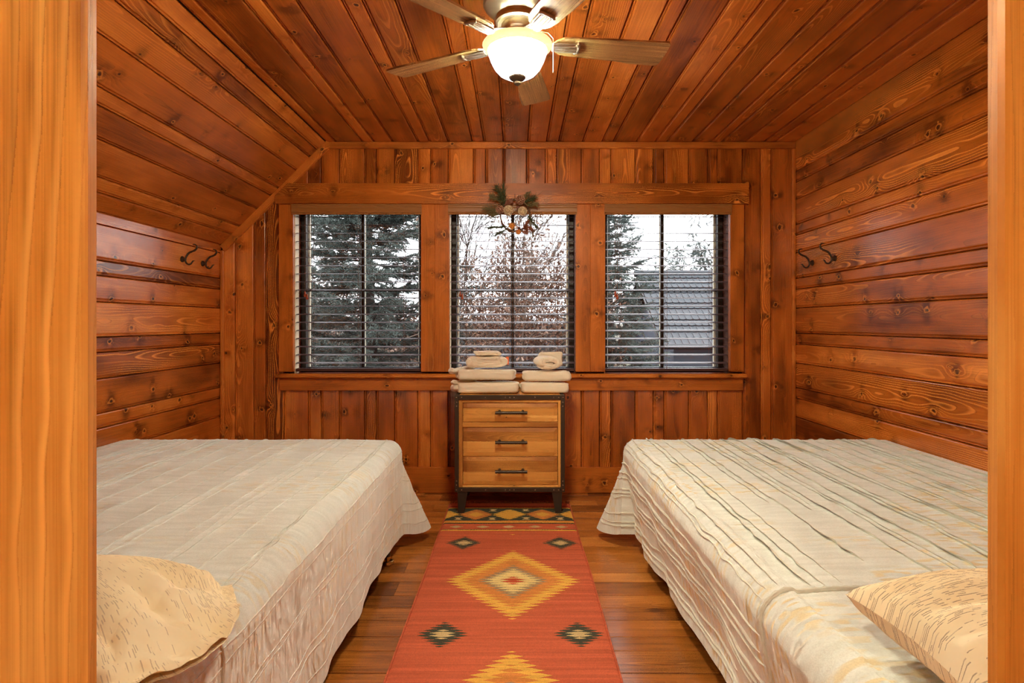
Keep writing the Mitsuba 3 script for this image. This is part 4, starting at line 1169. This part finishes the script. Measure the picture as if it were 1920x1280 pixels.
# ---------------------------------------------------------------- outdoors
def plant(key, fn, **kw):
    scene[key] = {'type': 'twosided', 'bsdf': {'type': 'principled', 'base_color': mikit.proc(fn), 'roughness': kw.get('rough', 0.7), 'specular': 0.3}}


def spruce_col(p, n, uv):
    a = mikit.noise(p.x * 5, p.y * 5, p.z * 5)
    b = mikit.noise(p.x * 60, p.y * 60, p.z * 60)
    return mikit.mix((0.026, 0.037, 0.032), (0.100, 0.122, 0.108), 0.6 * a + 0.5 * b)


def oak_col(p, n, uv):
    a = mikit.cell_rand(p.x * 9, p.y * 9, p.z * 9)
    return mikit.mix((0.065, 0.029, 0.018), (0.19, 0.12, 0.085), a)


def ground_col(p, n, uv):
    return mikit.mix((0.02, 0.023, 0.011), (0.05, 0.04, 0.025), mikit.fbm(p.x * 0.8, p.y * 0.8, 0, 3))


plant('spruce_needle', spruce_col)
plant('oak_leaf', oak_col)
plant('yard_grass', ground_col, rough=0.95)
plain('bark_grey', (0.05, 0.04, 0.033), 0.9)
plain('bark_tan', (0.095, 0.066, 0.05), 0.9)
plain('roof_metal', (0.036, 0.041, 0.046), 0.6, spec=0.3)
plain('roof_edge', (0.014, 0.014, 0.016), 0.5)
plain('siding_blue', (0.032, 0.040, 0.056), 0.7)
GZ0 = -3.1
add('ground', cbox((-60, 4.4, GZ0 - 0.3), (60, 120, GZ0), 0.01), 'yard_grass')
tag('ground', 'brownish winter lawn outside the windows', kind='structure')


def frames(d, rng, roll=True):
    """Rotation matrices whose x axis is d (k, 3)."""
    d = d / np.linalg.norm(d, axis=1, keepdims=True)
    up = np.where(np.abs(d[:, 2:]) < 0.95, [0, 0, 1.0], [1.0, 0, 0])
    b = np.cross(up, d)
    b /= np.linalg.norm(b, axis=1, keepdims=True)
    c = np.cross(d, b)
    if roll:
        a = rng.uniform(0, 2 * np.pi, len(d))[:, None]
        b, c = b * np.cos(a) + c * np.sin(a), c * np.cos(a) - b * np.sin(a)
    return np.stack([d, b, c], 2)


def scatter(tv, tf, R, o, s):
    """Copies of a template (tv, tf) under rotations R, origins o, scales s, as vertex and face arrays."""
    v = np.einsum('kij,nj->kni', R, tv) * s[:, None, None] + o[:, None]
    f = tf[None] + (np.arange(len(o)) * len(tv))[:, None, None]
    return v.reshape(-1, 3), f.reshape(-1, 3)


def twig_template(n, ln, nl, nw, seed):
    r = np.random.default_rng(seed)
    V, Fa = [], []
    st = tube([(0, 0, 0), (ln * 0.5, 0, 0.004), (ln, 0, 0)], [0.0035, 0.003, 0.0015], 3, caps=False)
    V.append(st.vertices)
    Fa.append(st.faces)
    off = len(st.vertices)
    for i in range(n):
        x = ln * (0.02 + 0.98 * (i + r.uniform()) / n)
        a = r.uniform(0, 2 * np.pi)
        d = np.array([0.75, math.cos(a), math.sin(a)])
        d /= np.linalg.norm(d)
        e = np.cross(d, r.normal(size=3))
        e /= np.linalg.norm(e)
        p = np.array([x, 0, 0])
        V.append(np.array([p + e * nw, p - e * nw, p + d * nl]))
        Fa.append(np.array([[0, 1, 2]]) + off)
        off += 3
    return np.vstack(V), np.vstack(Fa)


TW = twig_template(60, 0.19, 0.030, 0.0036, 4)


def spruce(key, x, y, top, rbase, seed, label, z_from=GZ0, dens=1.0, twig_s=1.0, group=None, mat='spruce_needle'):
    rng = np.random.default_rng(seed)
    H = top - GZ0
    zt = np.linspace(GZ0, top, 14)
    tr = tube(np.stack([x + 0.02 * np.sin(zt * 2), y + 0.02 * np.cos(zt * 1.7), zt], 1), np.interp(zt, [GZ0, top], [0.035 * H ** 0.8, 0.012]), 10)
    part(key + '__trunk', tr, 'bark_grey', True)
    O, Dd, S = [], [], []
    limb = []
    z = z_from
    while z < top - 0.08:
        f = (top - z) / H
        R = rbase * f ** 0.85
        nb = rng.integers(6, 9)
        a0 = rng.uniform(0, 6.28)
        for b in range(nb):
            a = a0 + b * 2 * np.pi / nb + rng.normal() * 0.2
            L = max(R * rng.uniform(0.8, 1.15), 0.10)
            el = np.interp(f, [0, 0.15, 0.5, 1], [0.9, 0.35, 0.0, -0.15]) + rng.normal() * 0.10
            n = 9
            q = np.linspace(0, 1, n)
            path = np.stack([np.cos(a) * L * q, np.sin(a) * L * q, L * (np.sin(el) * q - 0.22 * q * (1 - q) * 1.2 + 0.10 * q ** 2)], 1) + np.array([x, y, z + rng.normal() * 0.05])
            limb.append(tube(path, np.linspace(0.006 + 0.008 * L, 0.003, n), 4, caps=False))
            axis = np.array([math.cos(a), math.sin(a), math.sin(el) * 0.6])
            side = np.array([-math.sin(a), math.cos(a), 0])
            k = int(max(L / 0.042 * dens, 5))
            for t in np.r_[np.linspace(0.12, 1, k), 1.0]:
                p = np.array([np.interp(t, q, path[:, c]) for c in range(3)])
                sgn = rng.choice([-1, 1])
                w = rng.uniform(0.5, 1.1) * (1.25 - 0.55 * t)
                d = axis * rng.uniform(0.5, 0.9) + sgn * side * w + np.array([0, 0, rng.normal() * 0.25 - 0.05])
                O.append(p)
                Dd.append(d)
                S.append(rng.uniform(0.75, 1.45) * twig_s * min(1.0, 0.5 + L))
                if rng.uniform() < 0.6:
                    p2 = p + d / np.linalg.norm(d) * 0.11
                    O.append(p2)
                    Dd.append(d + rng.normal(size=3) * 0.5 + axis * 0.3)
                    S.append(rng.uniform(0.6, 1.1) * twig_s)
        z += np.interp(f, [0, 1], [0.13, 0.30]) * rng.uniform(0.85, 1.15)
    part(key + '__limbs', join(limb), 'bark_grey', True, kind='stuff')
    v, f_ = scatter(*TW, frames(np.array(Dd), rng), np.array(O), np.array(S))
    part(key + '__needles', trimesh.Trimesh(v, f_, process=False), mat, kind='stuff')
    tag(key, label, 'tree', group)


def branching(x, y, h, seed, spread=0.55, levels=5, r0=0.06, first=0.35, z0=GZ0):
    """A bare deciduous crown: list of tubes and the points of its fine twigs."""
    rng = np.random.default_rng(seed)
    tubes, ends = [], []

    def grow(p, d, L, r, lev):
        n = 5
        pts = [p]
        dd = d.copy()
        for i in range(n - 1):
            dd = dd + rng.normal(size=3) * 0.10
            dd /= np.linalg.norm(dd)
            pts.append(pts[-1] + dd * L / (n - 1))
        tubes.append(tube(np.array(pts), np.maximum(np.linspace(r, r * 0.62, n), 0.0055), 5 if lev > 2 else 3, caps=False))
        if lev <= 1:
            ends.extend([(q, dd) for q in pts[1:]])
        if lev == 0:
            return
        for _ in range(rng.integers(2, 4) + (1 if lev < 3 else 0)):
            t = rng.uniform(0.35, 1.0)
            q = pts[min(int(t * (n - 1)), n - 1)]
            nd = dd + rng.normal(size=3) * spread
            nd[2] += 0.15
            nd /= np.linalg.norm(nd)
            grow(np.array(q), nd, L * rng.uniform(0.6, 0.82), r * 0.55, lev - 1)
        grow(np.array(pts[-1]), dd, L * 0.75, r * 0.6, lev - 1)

    grow(np.array([x, y, z0]), np.array([rng.normal() * 0.05, rng.normal() * 0.05, 1.0]), h * first, r0, levels)
    return tubes, ends


def leafy(key, x, y, h, seed, label, n_leaf, mat, lsize, spread=0.6, levels=5, first=0.36, bark='bark_grey', r0=0.06, group=None, template=None, jit=0.06):
    rng = np.random.default_rng(seed + 100)
    tubes, ends = branching(x, y, h, seed, spread, levels, r0, first)
    part(key + '__branches', join(tubes), bark, True, kind='stuff')
    if n_leaf:
        idx = rng.integers(0, len(ends), n_leaf)
        o = np.array([ends[i][0] for i in idx]) + rng.normal(size=(n_leaf, 3)) * jit
        if template is None:
            tv = np.array([(0, 0, 0), (0.25, 0.22, 0.04), (0.5, 0.16, 0.0), (0.72, 0.26, 0.03), (1, 0, 0.06), (0.72, -0.26, 0.0), (0.5, -0.16, 0.04), (0.25, -0.22, 0.02)])
            tf = np.array([(0, 1, 2), (0, 2, 3), (0, 3, 4), (0, 4, 5), (0, 5, 6), (0, 6, 7)])
        else:
            tv, tf = template
        d = rng.normal(size=(n_leaf, 3))
        d[:, 2] -= 0.6
        v, f_ = scatter(tv, tf, frames(d, rng), o, lsize * rng.uniform(0.6, 1.3, n_leaf))
        part(key + '__leaves', trimesh.Trimesh(v, f_, process=False), mat, kind='stuff')
    tag(key, label, 'tree', group)


spruce('spruce_tree', -2.1, 8.0, 6.2, 2.3, 5, 'large dense grey green spruce outside the left window', z_from=-1.3, dens=1.5, twig_s=1.25)
spruce('spruce_tree_001', 1.40, 8.6, 3.55, 1.30, 6, 'younger spruce with an open top outside the right window', z_from=-2.0, dens=1.3, twig_s=1.2)
leafy('oak_tree', 0.05, 7.6, 5.6, 12, 'small oak still holding its dry brown leaves outside the middle window', 19000, 'oak_leaf', 0.056, first=0.34, spread=0.75, levels=6, jit=0.10, bark='bark_tan', r0=0.05)
leafy('bare_tree', -5.4, 15.5, 7.5, 21, 'thin bare tree left of the large spruce', 0, None, 0, levels=5)
leafy('bare_tree_001', -1.3, 11.0, 7.4, 24, 'bare twiggy tree behind the left side of the brown leaved oak', 0, None, 0, levels=6)
leafy('bare_tree_002', -7.5, 19.0, 7.0, 25, 'bare brownish tree far behind the left window', 2500, 'oak_leaf', 0.12, levels=5, bark='bark_tan')
leafy('bare_tree_003', 0.9, 24.5, 7.6, 26, 'brown bare tree far behind the middle window', 3500, 'oak_leaf', 0.14, levels=5, bark='bark_tan')
leafy('pine_tree', 7.9, 24.0, 8.6, 31, 'tall pine with tufts of needles behind the tiled roof', 2600, 'spruce_needle', 2.4, spread=0.7, levels=4, first=0.42, r0=0.12, template=TW, jit=0.15)
for i, (x, y, h, sd_) in enumerate(((-13, 30, 6.6, 41), (-9, 42, 6.6, 42), (-5.5, 31, 6.4, 43), (-2, 36, 6.0, 44), (2.8, 45, 7.0, 45), (14, 34, 6.6, 46))):
    leafy('far_tree' if i == 0 else f'far_tree_{i:03d}', x, y, h, sd_, ['brownish thicket tree on the skyline, far left of the left window', 'thicket tree on the skyline behind the left window', 'thicket tree on the skyline right of the large spruce', 'thicket tree on the skyline left of the oak', 'thicket tree on the skyline right of the oak', 'thicket tree on the skyline right of the tiled roof'][i], 1500, 'oak_leaf', 0.28, levels=5, spread=0.7, first=0.3, jit=0.35, group='far trees on the skyline')

# the neighbouring house with the metal tile roof
def roofed(x0, x1, yr, zr, ye, ze):
    s = np.array([0, ye - yr, ze - zr])
    Ls = np.linalg.norm(s)
    s /= Ls
    nrm_ = np.array([0, s[2], -s[1]])
    if nrm_[2] < 0:
        nrm_ = -nrm_
    rows, cw = 13, 0.135
    rl = Ls / rows
    j = 0
    tile = None
    for r in range(rows):
        for c in range(int((min(x1, 5.6) - x0) / cw)):
            # a tile: gently waved across, its lower edge stepping proud of the next row
            u = np.linspace(0, 1, 6)
            prof = np.array([0.020, 0.006, 0.0, 0.0, 0.006, 0.020]) * 0.6
            o = np.array([x0 + c * cw, yr, zr]) + s * (r * rl)
            P = []
            for vv, up in ((0, 0.0), (0.95, 0.022), (0.95, -0.01)):
                P.append(o + (0.03 + 0.94 * u[:, None]) * cw * ex + s * (vv * rl) + nrm_ * (prof * (1 if vv == 0 or up else 0) + up)[:, None])
            g = grid_mesh(np.stack(P, 0))
            part('tiled_house__roof_tile', g, 'roof_metal')
    # the rest of the roof to the right, beyond the window
    g = trimesh.convex.convex_hull(np.array([np.array([a, yr, zr]) + s * l + nrm_ * h for a in (x0, x1) for l in (0, Ls) for h in (-0.10, -0.012)]))
    part('tiled_house__roof_deck', g, 'roof_edge')
    return s


sdir = roofed(2.75, 12.0, 13.0, 2.28, 10.8, 0.74)
part('tiled_house__ridge_cap', tube([(2.7, 13.0, 2.29), (8, 13.0, 2.30), (12, 13.0, 2.29)], 0.075, 10), 'roof_metal', True)
part('tiled_house__back_roof', trimesh.convex.convex_hull(np.array([(a, 13.0 + b, 2.27 - 0.7 * b - h) for a in (2.75, 12) for b in (0, 3) for h in (0, 0.1)])), 'roof_edge')
part('tiled_house__gutter', tube([(2.75, 10.76, 0.72), (12, 10.76, 0.72)], 0.05, 8), 'roof_edge', True)
part('tiled_house__wall', cbox((3.1, 11.2, GZ0), (11.7, 15.0, 0.85), 0.01), 'siding_blue')
part('tiled_house__gable', trimesh.convex.convex_hull(np.array([(a, y, z) for a in (3.1, 11.7) for y, z in ((11.2, 0.8), (14.8, 0.8), (13.0, 2.12))])), 'siding_blue')
tag('tiled_house', 'neighbouring house with a grey metal tile roof outside the right window', 'house')
# the blue grey house behind the oak
part('blue_house__wall', cbox((-1.75, 14.0, GZ0), (1.6, 18.0, 1.06), 0.01), 'siding_blue')
for j in range(19):
    z = GZ0 + 0.05 + j * 0.21
    part('blue_house__siding_board', trimesh.convex.convex_hull(np.array([(a, 14.0 - d, zz) for a in (-1.75, 1.6) for d, zz in ((0.0, z), (0.028, z), (0.0, z + 0.21), (0.010, z + 0.21))])), 'siding_blue')
part('blue_house__roof', trimesh.convex.convex_hull(np.array([(a, y, z) for a in (-2.0, 1.85) for y, z in ((13.6, 1.06), (13.6, 1.14), (16.0, 1.30), (18.4, 1.06), (18.4, 1.14))])), 'roof_edge')
tag('blue_house', 'blue grey sided house seen through the brown leaves of the oak', 'house')
